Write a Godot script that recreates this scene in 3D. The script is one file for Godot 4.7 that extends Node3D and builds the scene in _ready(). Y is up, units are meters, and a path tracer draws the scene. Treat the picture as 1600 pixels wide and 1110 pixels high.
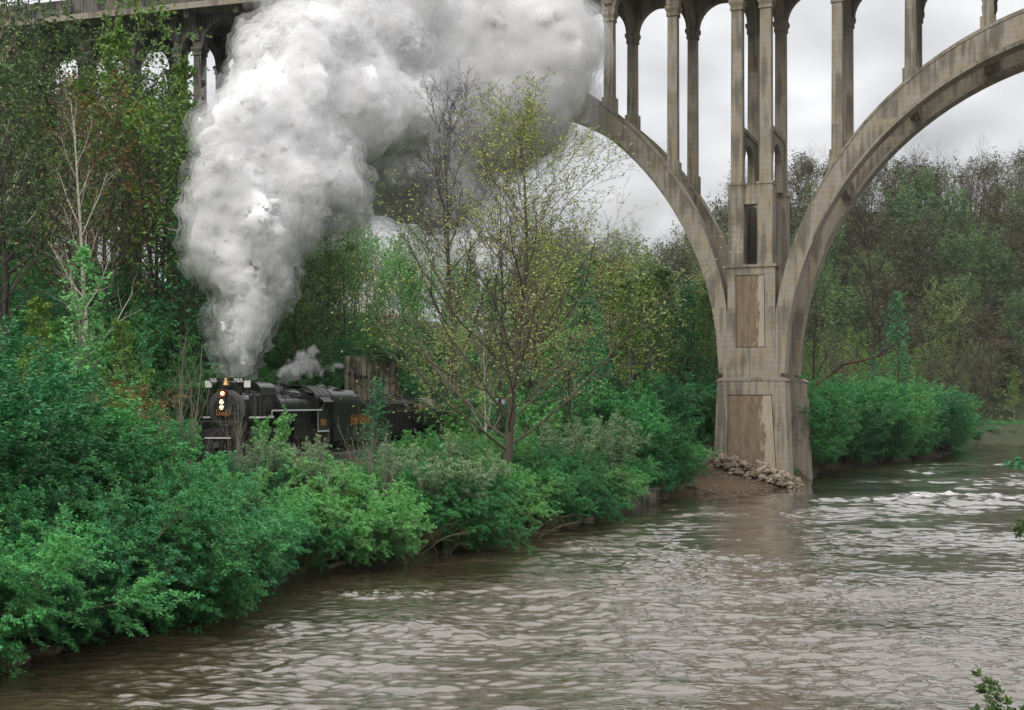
extends Node3D
# A steam train passes below a concrete arch viaduct beside a brown river, overcast spring day.
# World: x to the right, y up, -z away from the camera. «d» below is the distance away (z = -d). Water level is y = 0.

const EYE := 6.75
var used := {}
var mats := {}
var rng := RandomNumberGenerator.new()


# ------------------------------------------------------------------ mesh buffer
class MB:
	var v := PackedVector3Array()
	var n := PackedVector3Array()
	var c := PackedColorArray()
	var t := PackedVector2Array()
	var ix := PackedInt32Array()
	var tint := Color(1, 1, 1)
	var with_uv := false

	func vert(p: Vector3, nn: Vector3) -> int:
		v.append(p)
		n.append(nn)
		c.append(tint)
		if with_uv:
			t.append(Vector2.ZERO)
		return v.size() - 1

	func tri(a: int, b: int, e: int) -> void:
		var nn := n[a] + n[b] + n[e]
		if (v[b] - v[a]).cross(v[e] - v[a]).dot(nn) > 0.0:
			ix.append_array(PackedInt32Array([a, e, b]))
		else:
			ix.append_array(PackedInt32Array([a, b, e]))

	func quad(p: Vector3, q: Vector3, r: Vector3, s: Vector3, nn: Vector3) -> void:
		var a := vert(p, nn)
		var b := vert(q, nn)
		var e := vert(r, nn)
		var f := vert(s, nn)
		tri(a, b, e)
		tri(a, e, f)

	func quad_uv(p: Vector3, q: Vector3, r: Vector3, s: Vector3, nn: Vector3, u0 := Vector2(0, 1), u1 := Vector2(1, 0)) -> void:
		with_uv = true
		var k := v.size()
		quad(p, q, r, s, nn)
		t[k] = Vector2(u0.x, u0.y)
		t[k + 1] = Vector2(u1.x, u0.y)
		t[k + 2] = Vector2(u1.x, u1.y)
		t[k + 3] = Vector2(u0.x, u1.y)

	func box(o: Vector3, s: Vector3, b := Basis.IDENTITY) -> void:
		var h := s * 0.5
		for a in 3:
			for g in [-1.0, 1.0]:
				var nn := Vector3.ZERO
				nn[a] = g
				var p := Vector3.ZERO
				var q := Vector3.ZERO
				p[(a + 1) % 3] = h[(a + 1) % 3]
				q[(a + 2) % 3] = h[(a + 2) % 3]
				var m := nn * h[a]
				quad(o + b * (m - p - q), o + b * (m + p - q), o + b * (m + p + q), o + b * (m - p + q), b * nn)

	# a box whose top is smaller or larger than its bottom: half sizes at the bottom and at the top
	func frustum(o: Vector3, y0: float, y1: float, x0: float, x1: float, z0a: float, z0b: float, z1a: float, z1b: float) -> void:
		var p := [Vector3(-x0, y0, z0a), Vector3(x0, y0, z0a), Vector3(x0, y0, z0b), Vector3(-x0, y0, z0b), Vector3(-x1, y1, z1a), Vector3(x1, y1, z1a), Vector3(x1, y1, z1b), Vector3(-x1, y1, z1b)]
		var mid := Vector3(0, (y0 + y1) / 2, (z0a + z0b + z1a + z1b) / 4)
		for f in [[0, 1, 2, 3], [4, 5, 6, 7], [0, 1, 5, 4], [1, 2, 6, 5], [2, 3, 7, 6], [3, 0, 4, 7]]:
			var nn: Vector3 = (p[f[1]] - p[f[0]]).cross(p[f[2]] - p[f[0]]).normalized()
			var ctr: Vector3 = (p[f[0]] + p[f[1]] + p[f[2]] + p[f[3]]) / 4.0
			if nn.dot(ctr - mid) < 0:
				nn = -nn
			quad(o + p[f[0]], o + p[f[1]], o + p[f[2]], o + p[f[3]], nn)

	func tube(pts: PackedVector3Array, r: PackedFloat32Array, sides: int, cap := false) -> void:
		var k := pts.size()
		var u := Vector3.ZERO
		var first := v.size()
		for i in k:
			var dir := (pts[mini(i + 1, k - 1)] - pts[maxi(i - 1, 0)]).normalized()
			if i == 0:
				u = dir.cross(Vector3.UP if absf(dir.y) < 0.9 else Vector3.RIGHT).normalized()
			else:
				u = (u - dir * u.dot(dir)).normalized()
			var w := dir.cross(u)
			for s in sides:
				var a := TAU * s / sides
				var nn := u * cos(a) + w * sin(a)
				v.append(pts[i] + nn * r[i])
				n.append(nn)
				c.append(tint)
				if with_uv:
					t.append(Vector2.ZERO)
		for i in k - 1:
			for s in sides:
				var a := first + i * sides + s
				var b := first + i * sides + (s + 1) % sides
				ix.append_array(PackedInt32Array([a, a + sides, b, b, a + sides, b + sides]))
		if cap:
			for e in [0, k - 1]:
				var nn: Vector3 = (pts[0] - pts[1]).normalized() if e == 0 else (pts[k - 1] - pts[k - 2]).normalized()
				var m := vert(pts[e], nn)
				var ring := []
				for s in sides:
					ring.append(vert(v[first + e * sides + s], nn))
				for s in sides:
					tri(m, ring[s], ring[(s + 1) % sides])

	func bar(a: Vector3, b: Vector3, r: float, sides := 6) -> void:
		tube(PackedVector3Array([a, b]), PackedFloat32Array([r, r]), sides, true)

	# profile points (radius, height) turned about an axis; smooth along gentle bends, sharp at steep ones
	func lathe(profile: Array, at: Transform3D, seg := 24) -> void:
		for i in profile.size() - 1:
			var p: Vector2 = profile[i]
			var q: Vector2 = profile[i + 1]
			var e := q - p
			if e.length() < 1e-6:
				continue
			var n2 := Vector2(e.y, -e.x).normalized()
			var n0 := n2
			var n1 := n2
			if i > 0:
				var m: Vector2 = (p - profile[i - 1])
				m = Vector2(m.y, -m.x).normalized()
				if m.dot(n2) > 0.75:
					n0 = (m + n2).normalized()
			if i < profile.size() - 2:
				var m2: Vector2 = (profile[i + 2] - q)
				m2 = Vector2(m2.y, -m2.x).normalized()
				if m2.dot(n2) > 0.75:
					n1 = (m2 + n2).normalized()
			var first := v.size()
			for s in seg + 1:
				var a := TAU * s / seg
				var o := Vector3(cos(a), 0, sin(a))
				vert(at * (o * p.x + Vector3.UP * p.y), (at.basis * (o * n0.x + Vector3.UP * n0.y)).normalized())
				vert(at * (o * q.x + Vector3.UP * q.y), (at.basis * (o * n1.x + Vector3.UP * n1.y)).normalized())
			for s in seg:
				var a := first + s * 2
				if p.x > 1e-5:
					tri(a, a + 2, a + 1)
				if q.x > 1e-5:
					tri(a + 2, a + 3, a + 1)

	# outline in the x-y plane given depth along z from z0 to z1
	func prism(poly: PackedVector2Array, z0: float, z1: float, smooth_from := -1, smooth_to := -1) -> void:
		var k := poly.size()
		var area := 0.0
		for i in k:
			area += poly[i].cross(poly[(i + 1) % k])
		for z in [z0, z1]:
			var nn := Vector3(0, 0, signf(z - (z0 + z1) / 2))
			var first := v.size()
			for p in poly:
				vert(Vector3(p.x, p.y, z), nn)
			var idx := Geometry2D.triangulate_polygon(poly)
			for i in range(0, idx.size(), 3):
				tri(first + idx[i], first + idx[i + 1], first + idx[i + 2])
		for i in k:
			var a := poly[i]
			var b := poly[(i + 1) % k]
			var e := (b - a).normalized()
			var nn := Vector3(e.y, -e.x, 0) * signf(area)
			quad(Vector3(a.x, a.y, z0), Vector3(b.x, b.y, z0), Vector3(b.x, b.y, z1), Vector3(a.x, a.y, z1), nn)

	# a leaf: two triangles folded along the middle
	func leaf(p: Vector3, dir: Vector3, up: Vector3, l: float, w: float, col: Color) -> void:
		var side := dir.cross(up)
		if side.length_squared() < 1e-6:
			return
		side = side.normalized() * (w * 0.5)
		var nn := side.cross(dir).normalized()
		var k := v.size()
		var m := p + dir * (l * 0.45)
		v.append(p)
		v.append(m + side + nn * w * 0.12)
		v.append(p + dir * l)
		v.append(m - side + nn * w * 0.12)
		for i in 4:
			n.append(nn)
			c.append(col)
		ix.append_array(PackedInt32Array([k, k + 2, k + 1, k, k + 3, k + 2]))

	func mesh() -> ArrayMesh:
		var a := []
		a.resize(Mesh.ARRAY_MAX)
		a[Mesh.ARRAY_VERTEX] = v
		a[Mesh.ARRAY_NORMAL] = n
		a[Mesh.ARRAY_COLOR] = c
		if with_uv and t.size() == v.size():
			a[Mesh.ARRAY_TEX_UV] = t
		a[Mesh.ARRAY_INDEX] = ix
		var m := ArrayMesh.new()
		m.add_surface_from_arrays(Mesh.PRIMITIVE_TRIANGLES, a)
		return m


# ------------------------------------------------------------------ naming things
func numbered(called: String) -> String:
	if not used.has(called):
		used[called] = 0
		return called
	used[called] += 1
	return "%s_%03d" % [called, used[called]]


func tag(o: Node, label: String, category: String, group := "", kind := "") -> Node:
	if label:
		o.set_meta("label", label)
	if category:
		o.set_meta("category", category)
	if group:
		o.set_meta("group", group)
	if kind:
		o.set_meta("kind", kind)
	return o


func thing(called: String, label: String, category: String, at := Vector3.ZERO, turn := 0.0, group := "") -> Node3D:
	var o := Node3D.new()
	o.name = numbered(called)
	add_child(o)
	o.position = at
	o.rotation.y = turn
	tag(o, label, category, group)
	return o


func put(called: String, m: Mesh, mat: Material, parent: Node = null) -> MeshInstance3D:
	var o := MeshInstance3D.new()
	o.mesh = m
	o.material_override = mat
	if parent == null:
		o.name = numbered(called)
		add_child(o)
	else:
		o.name = piece_name(called, parent)
		parent.add_child(o, true)
	return o


func piece_name(called: String, parent: Node) -> String:
	var k := 0
	var s := called
	while parent.has_node(NodePath(s)):
		k += 1
		s = "%s_%03d" % [called, k]
	return s


func obj(called: String, b: MB, mat: Material, parent: Node = null) -> MeshInstance3D:
	return put(called, b.mesh(), mat, parent)


func W(x: float, y: float, d: float) -> Vector3:
	return Vector3(x, y, -d)


func rnd(a: float, b: float) -> float:
	return rng.randf_range(a, b)


func rdir() -> Vector3:
	var z := rnd(-1, 1)
	var a := rnd(0, TAU)
	var r := sqrt(1 - z * z)
	return Vector3(r * cos(a), z, r * sin(a))


func noise(seed_: int, wave: float, oct := 1) -> FastNoiseLite:
	var f := FastNoiseLite.new()
	f.noise_type = FastNoiseLite.TYPE_SIMPLEX_SMOOTH
	f.seed = seed_
	f.frequency = 1.0 / wave
	f.fractal_type = FastNoiseLite.FRACTAL_FBM if oct > 1 else FastNoiseLite.FRACTAL_NONE
	f.fractal_octaves = oct
	return f


# linear base colour to the sRGB that albedo_color takes
func lin(r: float, g: float, b: float) -> Color:
	return Color(r, g, b).linear_to_srgb()


func flat(called: String, col: Color, rough := 0.8, metal := 0.0, vc := true) -> StandardMaterial3D:
	if mats.has(called):
		return mats[called]
	var m := StandardMaterial3D.new()
	m.resource_name = called
	m.albedo_color = col
	m.roughness = rough
	m.metallic = metal
	m.vertex_color_use_as_albedo = vc
	mats[called] = m
	return m


func leafy(called: String, col: Color, back := 0.32) -> StandardMaterial3D:
	var m := flat(called, col, 0.6)
	m.metallic_specular = 0.35
	m.cull_mode = BaseMaterial3D.CULL_DISABLED
	m.backlight_enabled = true
	m.backlight = Color(back, back, back).linear_to_srgb()
	return m


func grain(seed_: int, size: int, fn: Callable) -> ImageTexture:
	var im := Image.create(size, size, false, Image.FORMAT_RGB8)
	for y in size:
		for x in size:
			im.set_pixel(x, y, fn.call(x, y))
	return ImageTexture.create_from_image(im)


func _ready() -> void:
	# camera: a longer lens, level, shifted up so that the uprights stay upright
	var cam := Camera3D.new()
	cam.name = "camera"
	cam.projection = Camera3D.PROJECTION_FRUSTUM
	cam.near = 0.5
	cam.far = 1500.0
	cam.size = 1110.0 / 1931.0 * cam.near
	cam.frustum_offset = Vector2(0, 77.0 / 1931.0 * cam.near)
	cam.position = Vector3(0, EYE, 0)
	add_child(cam)
	cam.current = true
	# overcast sky and the soft light that comes through it
	var env := Environment.new()
	env.background_mode = Environment.BG_SKY
	env.sky = Sky.new()
	var pan := PanoramaSkyMaterial.new()
	pan.panorama = overcast()
	env.sky.sky_material = pan
	env.tonemap_mode = Environment.TONE_MAPPER_LINEAR
	env.tonemap_exposure = 1.27
	env.fog_enabled = true
	env.fog_light_color = Color(0.86, 0.88, 0.9)
	env.fog_density = 0.00009
	env.volumetric_fog_enabled = true
	env.volumetric_fog_density = 0.0
	env.sdfgi_enabled = true
	env.ssao_enabled = true
	env.ssil_enabled = true
	var we := WorldEnvironment.new()
	we.name = "weather"
	we.environment = env
	add_child(we)
	var sun := DirectionalLight3D.new()
	sun.name = "veiled_sun"
	sun.light_energy = 0.42
	sun.light_angular_distance = 45.0
	sun.light_color = Color(1.0, 0.97, 0.92)
	sun.shadow_enabled = true
	add_child(sun)
	sun.look_at_from_position(Vector3(-42, 66, 58), Vector3.ZERO)
	# the large structure
	build_land()
	build_river()
	build_bridge()
	build_track()
	# the things
	build_stones()
	build_loco()
	build_cars()
	build_driver()
	grow_kinds()
	set_plants()
	build_steam()


func overcast() -> ImageTexture:
	var w := 1024
	var h := 512
	var im := Image.create(w, h, false, Image.FORMAT_RGBF)
	var a := noise(3, 0.42, 5)
	var b := noise(4, 0.16, 4)
	for y in h:
		var el := (0.5 - (y + 0.5) / h) * PI
		for x in w:
			var az := ((x + 0.5) / w - 0.5) * TAU
			var p := Vector3(sin(az) * cos(el), sin(el), -cos(az) * cos(el))
			# clouds lie on a low sheet, so they crowd towards the horizon
			var q := p / (absf(p.y) + 0.22)
			var n := a.get_noise_3d(q.x, q.y * 1.5, q.z)
			var m := b.get_noise_3d(q.x, q.y * 1.5, q.z)
			var l := 0.365 + 1.25 * maxf(0.0, p.y) + 0.27 * n + 0.10 * m
			# one heavier bank of rain cloud stands at the right
			var bank_ := exp(-((az - 0.40) ** 2 / 0.03 + (el - 0.235) ** 2 / 0.006))
			l *= 1.0 - 0.45 * bank_
			l = clampf(l, 0.2, 1.5)
			var blue := clampf(1.0 - l, 0.0, 0.7)
			im.set_pixel(x, y, Color(l * (1.0 - 0.07 * blue), l * (1.0 - 0.03 * blue), l * (1.0 + 0.05 * blue)))
	return ImageTexture.create_from_image(im)


func build_steam() -> void:
	var tone := Color(0.92, 0.92, 0.925)
	steam("steam_column", "dense white billowing steam column rising from the locomotive stack", [[-16.6, 9.0, 76, 0.3], [-16.7, 9.5, 76, 0.5], [-16.8, 10.2, 76, 0.7], [-16.7, 11.1, 77, 1.0], [-16.5, 12.1, 77, 1.2], [-17.0, 13.3, 78, 1.5], [-16.7, 14.5, 78, 1.9], [-17.3, 16.0, 79, 2.1], [-16.6, 17.6, 80, 2.6], [-17.5, 18.5, 79, 2.0], [-15.7, 19.1, 82, 2.8], [-17.7, 20.5, 80, 2.5], [-15.9, 21.7, 83, 3.4], [-13.8, 21.0, 83, 2.2], [-18.1, 22.8, 81, 2.6], [-15.8, 24.7, 85, 4.0], [-13.4, 23.8, 86, 2.1], [-17.4, 26.2, 84, 3.0], [-14.6, 28.3, 88, 4.2], [-11.9, 26.9, 90, 3.3], [-15.4, 32.0, 90, 3.7], [-11.6, 31.4, 93, 4.2], [-8.9, 29.0, 95, 3.4], [-8.0, 31.7, 96, 3.0], [-13.1, 34.6, 94, 4.4], [-8.9, 26.7, 96, 2.6], [-7.0, 27.7, 97, 1.7]], 0.29, [[0.0, 1.0], [0.2, 0.3], [0.45, 0.24], [0.75, 0.18], [1.1, 0.1]], 1.35, tone, 500, 1.0, 8.5)
	steam("valve_steam", "small white wisps of steam blowing from the boiler top", [[-15.6, 8.6, 83, 0.3], [-15.5, 8.8, 84, 0.3], [-15.4, 9.0, 85, 0.4], [-15.1, 9.2, 86, 0.5], [-14.6, 9.4, 86, 0.5], [-14.1, 9.5, 87, 0.5], [-14.8, 10.0, 87, 0.4], [-13.5, 9.2, 88, 0.3], [-13.1, 9.2, 90, 0.3], [-14.1, 10.2, 87, 0.3], [-12.7, 9.6, 91, 0.2], [-15.0, 8.7, 85, 0.3]], 0.12, [[-0.05, 0.5], [0.03, 0.3], [0.1, 0.2], [0.2, 0.1]], 0.4, tone, 540, 0.24)
	steam("drifting_steam", "soft grey-white steam drifting right across the viaduct arch", [[-15.9, 37.7, 96, 4.0], [-10.4, 38.4, 100, 5.7], [-5.3, 37.3, 103, 6.4], [-4.3, 32.5, 103, 4.8], [-7.5, 26.1, 103, 4.0], [-10.6, 24.6, 102, 2.9], [-12.6, 25.7, 101, 2.6], [-1.1, 38.9, 105, 5.4], [-0.3, 35.4, 106, 4.9], [-2.2, 31.0, 106, 3.8], [2.7, 38.1, 104, 3.2], [2.4, 33.8, 104, 3.0], [3.5, 30.8, 104, 1.6], [4.3, 30.9, 103, 0.9], [1.6, 30.2, 106, 2.5], [-4.4, 27.5, 105, 3.3], [4.8, 39.2, 104, 1.4], [5.4, 35.9, 104, 1.0]], 0.5, [[0.0, 1.0], [0.35, 0.3], [0.75, 0.22], [1.25, 0.16], [1.8, 0.09]], 1.5, Color(0.92, 0.92, 0.925), 520, 1.9)
	drift("far_mist", "faint mist of old steam hanging over the trees behind the railway", [[-8.5, 27.1, 150, 4.7], [-3.1, 28.2, 152, 4.7], [-13.1, 27.2, 140, 2.9], [20.7, 36.5, 190, 4.9], [15.3, 35.7, 185, 5.7], [26.3, 37.2, 195, 4.0]], 0.016, 560)


# ------------------------------------------------------------------ lie of the land
var bank := [Vector2(-20, -60), Vector2(-16.5, 0), Vector2(-15, 20), Vector2(-13.4, 32.3), Vector2(-10.6, 41), Vector2(-8.7, 47.7), Vector2(-4.9, 52.6), Vector2(-0.6, 59.8), Vector2(3.7, 71.2), Vector2(6.2, 80), Vector2(11.8, 91), Vector2(18.9, 96.5), Vector2(24.2, 102), Vector2(26.5, 110), Vector2(31.5, 126.5), Vector2(45, 145), Vector2(60.4, 171.5), Vector2(70, 200), Vector2(79, 217), Vector2(93, 226), Vector2(130, 238), Vector2(260, 250), Vector2(460, 256)]
var near_bank := [Vector2(-80, 3), Vector2(-10, 4), Vector2(6, 7), Vector2(12, 18), Vector2(25, 45), Vector2(54, 105), Vector2(90, 185), Vector2(140, 212), Vector2(260, 226), Vector2(460, 232)]
var track := [Vector2(-40, -60), Vector2(-29, 0), Vector2(-22.6, 40), Vector2(-17.1, 74), Vector2(-12.35, 104), Vector2(-8.0, 130), Vector2(-1.5, 156), Vector2(13, 190), Vector2(38, 225), Vector2(78, 250), Vector2(150, 268), Vector2(460, 285)]
var bumps: FastNoiseLite


# signed distance to a polyline, positive to the left of its run
func side_of(line: Array, p: Vector2) -> float:
	var best := 1e9
	var sgn := 1.0
	for i in line.size() - 1:
		var a: Vector2 = line[i]
		var e: Vector2 = line[i + 1] - a
		var t := clampf((p - a).dot(e) / e.length_squared(), 0, 1)
		var q := p - a - e * t
		var l := q.length_squared()
		if l < best:
			best = l
			sgn = 1.0 if e.cross(p - a) > 0 else -1.0
	return sqrt(best) * sgn


func ground(x: float, d: float) -> float:
	var p := Vector2(x, d)
	var s := side_of(bank, p)
	var wob := bumps.get_noise_2d(x * 2.0, d * 2.0)
	if s <= 0:
		var r := -side_of(near_bank, p)
		if r > 0:
			return minf(4.9, r * 1.0) + wob * 0.2
		return -1.3 * minf(1, -s / 2.5) - 0.02
	var bar := exp(-((x - 16.5) ** 2 / 60.0 + (d - 98.0) ** 2 / 60.0))
	var h := 3.0 * (1 - exp(-s / lerpf(2.4, 15.0, bar)))
	var t := side_of(track, p)
	if t > 4.5:
		var far := smoothstep(30.0, 90.0, x)
		var cap := lerpf(lerpf(27.0, 21.0, smoothstep(-28.0, -4.0, x)), 86.0, far)
		var slope := lerpf(0.66, 0.92, far)
		h += cap * (1 - exp(-slope * (t - 4.5) / cap))
		h += wob * minf(1.6, (t - 4.5) * 0.25)
	return h + wob * 0.35 * minf(1, s / 3)


func build_land() -> void:
	bumps = noise(11, 22.0, 3)
	var patch := noise(5, 14.0, 3)
	var soil := flat("soil", lin(0.30, 0.27, 0.2), 0.95)
	soil.uv1_triplanar = true
	soil.uv1_world_triplanar = true
	soil.uv1_scale = Vector3.ONE * 0.31
	var sn := noise(21, 30.0, 4)
	var sf := noise(22, 5.0, 2)
	soil.albedo_texture = grain(1, 256, func(x, y):
		var k: float = 0.72 + 0.3 * sn.get_noise_2d(x, y) + 0.25 * sf.get_noise_2d(x, y)
		return Color(k, k * 0.97, k * 0.92))
	var m := MB.new()
	var xs := []
	var x := -110.0
	while x < 420:
		xs.append(x)
		x += 1.25 if x > -26 and x < 34 else 4.0
	var ds := []
	var d := -50.0
	while d < 470:
		ds.append(d)
		d += 1.25 if d > 26 and d < 132 else 4.0
	for j in ds.size():
		for i in xs.size():
			var px: float = xs[i]
			var pd: float = ds[j]
			var h := ground(px, pd)
			var q := patch.get_noise_2d(px, pd)
			var green := smoothstep(-0.1, 0.35, q + 0.1)
			var col := Color(0.34, 0.26, 0.17).lerp(Color(0.16, 0.30, 0.10), green * 0.8)
			if h < 2.6:
				var sand := minf(1.0, 1.3 * exp(-((px - 15.5) ** 2 / 60.0 + (pd - 96.0) ** 2 / 40.0)))
				col = col.lerp(Color(0.62, 0.47, 0.31), sand)
			if pd > 205 and h < 6 and px > 70:
				col = Color(0.2, 0.3, 0.1)
			m.v.append(W(px, h, pd))
			m.c.append(col)
	var w := xs.size()
	m.n.resize(m.v.size())
	for j in ds.size():
		for i in w:
			var k := j * w + i
			var ex := m.v[j * w + mini(i + 1, w - 1)] - m.v[j * w + maxi(i - 1, 0)]
			var ez := m.v[mini(j + 1, ds.size() - 1) * w + i] - m.v[maxi(j - 1, 0) * w + i]
			m.n[k] = ex.cross(ez).normalized()
			if m.n[k].y < 0:
				m.n[k] = -m.n[k]
	for j in ds.size() - 1:
		for i in w - 1:
			var k := j * w + i
			m.ix.append_array(PackedInt32Array([k, k + w, k + 1, k + 1, k + w, k + w + 1]))
	tag(obj("ground", m, soil), "wooded valley floor, river banks and hillside under the trees", "ground", "", "structure")


# ------------------------------------------------------------------ the river
func build_river() -> void:
	var swell := noise(31, 9.0)
	var chop := noise(32, 2.6, 4)
	var ripple := noise(33, 0.8, 2)
	var fine := noise(34, 0.31)
	var patch := noise(35, 19.0, 3)
	var speck := noise(36, 0.7, 2)
	var m := MB.new()
	var rows := []
	var d := 24.0
	while d < 262:
		rows.append(d)
		d += clampf(0.0032 * d, 0.1, 0.9)
	var strips := [[24.0, 46.0, 0.085], [46.0, 80.0, 0.16], [80.0, 140.0, 0.4], [140.0, 262.0, 1.1]]
	for st in strips:
		var step: float = st[2]
		var d0: float = st[0]
		var d1: float = st[1]
		var x0 := -22.0 if d1 < 60 else (-12.0 if d1 < 90 else 2.0)
		var x1 := d1 * 0.46 + 3.0 if d1 < 150 else 175.0
		var nx := int((x1 - x0) / step) + 1
		var nd := int(ceil((d1 - d0) / (step * 0.9)))
		var first := m.v.size()
		for j in nd + 1:
			var pd := lerpf(d0, d1, float(j) / nd)
			for i in nx:
				var px := x0 + i * step
				var hh := _wave(px, pd, swell, chop, ripple, fine, patch)
				m.v.append(W(px, hh, pd))
				# foam: broken water by the pier, a churn over a sunken stone, flecks along the near shore
				var rough := exp(-((px - 31.0) ** 2 / 90.0 + (pd - 89.5 - 1.8 * sin(px * 0.45) - 0.15 * (px - 31.0)) ** 2 / 4.0)) + 0.7 * exp(-((px - 21.0) ** 2 / 26.0 + (pd - 92.0) ** 2 / 2.4)) + 0.5 * exp(-((px - 49.0) ** 2 / 30.0 + (pd - 86.0) ** 2 / 9.0)) + 0.35 * exp(-((px + 4.3) ** 2 / 5.0 + (pd - 43.5) ** 2 / 0.8))
				var foam := smoothstep(0.4, 0.8, rough * (0.5 + 1.6 * speck.get_noise_2d(px, pd * 1.6)) + hh * 0.5 * rough)
				m.c.append(Color(0.076, 0.056, 0.032).lerp(Color(0.62, 0.60, 0.55), foam))
				m.n.append(Vector3.UP)
		for j in nd + 1:
			for i in nx:
				var k := first + j * nx + i
				var ex := m.v[first + j * nx + mini(i + 1, nx - 1)] - m.v[first + j * nx + maxi(i - 1, 0)]
				var ez := m.v[first + mini(j + 1, nd) * nx + i] - m.v[first + maxi(j - 1, 0) * nx + i]
				m.n[k] = ex.cross(ez).normalized()
				if m.n[k].y < 0:
					m.n[k] = -m.n[k]
		for j in nd:
			for i in nx - 1:
				var k := first + j * nx + i
				m.ix.append_array(PackedInt32Array([k, k + nx, k + 1, k + 1, k + nx, k + nx + 1]))
	# the quiet rest of the river outside the view
	m.tint = Color(0.076, 0.056, 0.032)
	m.quad(W(-40, -0.12, -60), W(-40, -0.12, 262), W(420, -0.12, 262), W(420, -0.12, -60), Vector3.UP)
	var water := flat("river_water", Color(1, 1, 1), 0.05)
	water.metallic_specular = 0.78
	water.clearcoat_enabled = true
	water.clearcoat = 1.0
	water.clearcoat_roughness = 0.04
	water.normal_enabled = true
	var nt := NoiseTexture2D.new()
	nt.width = 512
	nt.height = 512
	nt.seamless = true
	nt.as_normal_map = true
	nt.bump_strength = 9.0
	nt.noise = noise(37, 70.0, 5)
	water.normal_texture = nt
	water.normal_scale = 0.8
	water.uv1_triplanar = true
	water.uv1_world_triplanar = true
	water.uv1_scale = Vector3(0.17, 0.3, 0.6)
	tag(obj("river_water", m, water), "brown rippling river flowing past the viaduct pier", "river", "", "structure")


func _wave(x: float, d: float, swell: FastNoiseLite, chop: FastNoiseLite, ripple: FastNoiseLite, fine: FastNoiseLite, patch: FastNoiseLite) -> float:
	var a := 0.8 + 1.5 * patch.get_noise_2d(x * 0.8, d * 1.3) + 0.5 * patch.get_noise_2d(x * 3.0 + 90.0, d * 5.0)
	a = clampf(a, 0.12, 1.9)
	var rough := exp(-((x - 31.0) ** 2 / 110.0 + (d - 89.5 - 1.8 * sin(x * 0.45) - 0.15 * (x - 31.0)) ** 2 / 7.0)) + 0.6 * exp(-((x - 49.0) ** 2 / 40.0 + (d - 86.0) ** 2 / 12.0)) + 0.5 * exp(-((x + 4.3) ** 2 / 7.0 + (d - 43.5) ** 2 / 1.4))
	var h := 0.06 * swell.get_noise_2d(x * 0.7, d) + a * (0.14 * chop.get_noise_2d(x * 0.4, d) + (0.03 + 0.13 * absf(chop.get_noise_2d(x * 0.9 + 30.0, d * 0.8 + 70.0))) * ripple.get_noise_2d(x * 0.34, d))
	if d < 62.0:
		h += (0.4 + 0.6 * a) * 0.03 * fine.get_noise_2d(x * 0.4, d)
	return h + rough * (0.5 * absf(chop.get_noise_2d(x * 1.3 + 50, d * 1.6)) + 0.12 * ripple.get_noise_2d(x * 1.5, d * 1.4))


# ------------------------------------------------------------------ concrete
func concrete(called: String, tone: Color, seed_: int, scale := 1.0 / 15.0, streaks := 1.0) -> StandardMaterial3D:
	var m := flat(called, tone, 0.9)
	var a := noise(seed_, 150.0, 5)
	var b := noise(seed_ + 1, 26.0, 4)
	var f := noise(seed_ + 2, 3.0, 2)
	var e := noise(seed_ + 3, 60.0, 2)
	m.albedo_texture = grain(seed_, 512, func(x, y):
		var streak: float = b.get_noise_2d(x * 1.5, y * 0.1)
		var blot: float = a.get_noise_2d(x, y * 0.7)
		var board: float = 0.014 * sin(y * TAU / 16.0 + 2.0 * e.get_noise_2d(x * 0.2, y)) + (0.03 if (y + int(6 * e.get_noise_2d(x * 0.1, 5.0))) % 32 == 0 else 0.0)
		var k: float = 0.80 + 0.20 * blot + streaks * 0.10 * streak - board + 0.07 * f.get_noise_2d(x, y)
		var stain: float = smoothstep(-0.25, 0.55, streak * 0.5 + blot * 0.8) * 0.42 * streaks
		var brown: float = clampf(e.get_noise_2d(x, y) * 0.8, -0.2, 0.35)
		k *= 1.0 - stain
		return Color(k, k * (0.985 - 0.05 * brown), k * (0.95 - 0.18 * brown)))
	m.uv1_triplanar = true
	m.uv1_scale = Vector3.ONE * scale
	m.heightmap_enabled = false
	return m


# a stained face: dark brown seepage with a ragged outline, pale lime streaks and bare concrete at one side
func stained(called: String, seed_: int) -> StandardMaterial3D:
	var m := flat(called, Color(1, 1, 1), 0.88)
	var a := noise(seed_, 60.0, 4)
	var b := noise(seed_ + 1, 40.0, 3)
	var f := noise(seed_ + 2, 3.0, 2)
	m.albedo_texture = grain(seed_, 256, func(x, y):
		var u: float = x / 256.0
		var v: float = y / 256.0
		var edge: float = 0.80 + 0.05 * a.get_noise_2d(y * 1.4, 7.0) - 0.03 * sin(v * 9.0)
		var wet: float = smoothstep(edge + 0.012, edge - 0.012, u) * (0.78 + 0.35 * a.get_noise_2d(x, y * 0.6))
		var streak: float = b.get_noise_2d(x * 1.5, y * 0.5)
		var c := Color(0.64, 0.60, 0.53).lerp(Color(0.425, 0.36, 0.28), clampf(wet, 0, 1))
		var lime: float = smoothstep(0.2, 0.45, a.get_noise_2d(x * 1.3 + 300, y * 0.8 + 90)) * smoothstep(0.45, 0.6, u)
		c = c.lerp(Color(0.70, 0.64, 0.53), lime * 0.55)
		var k: float = 1.0 + 0.10 * streak + 0.10 * f.get_noise_2d(x, y) - (0.06 if y % 16 == 0 else 0.0)
		return Color(c.r * k, c.g * k, c.b * k))
	return m


const TURN := -22.0 * PI / 180.0
const GRADE := -0.036


func rel(y: float) -> float:
	return y + EYE


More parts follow.
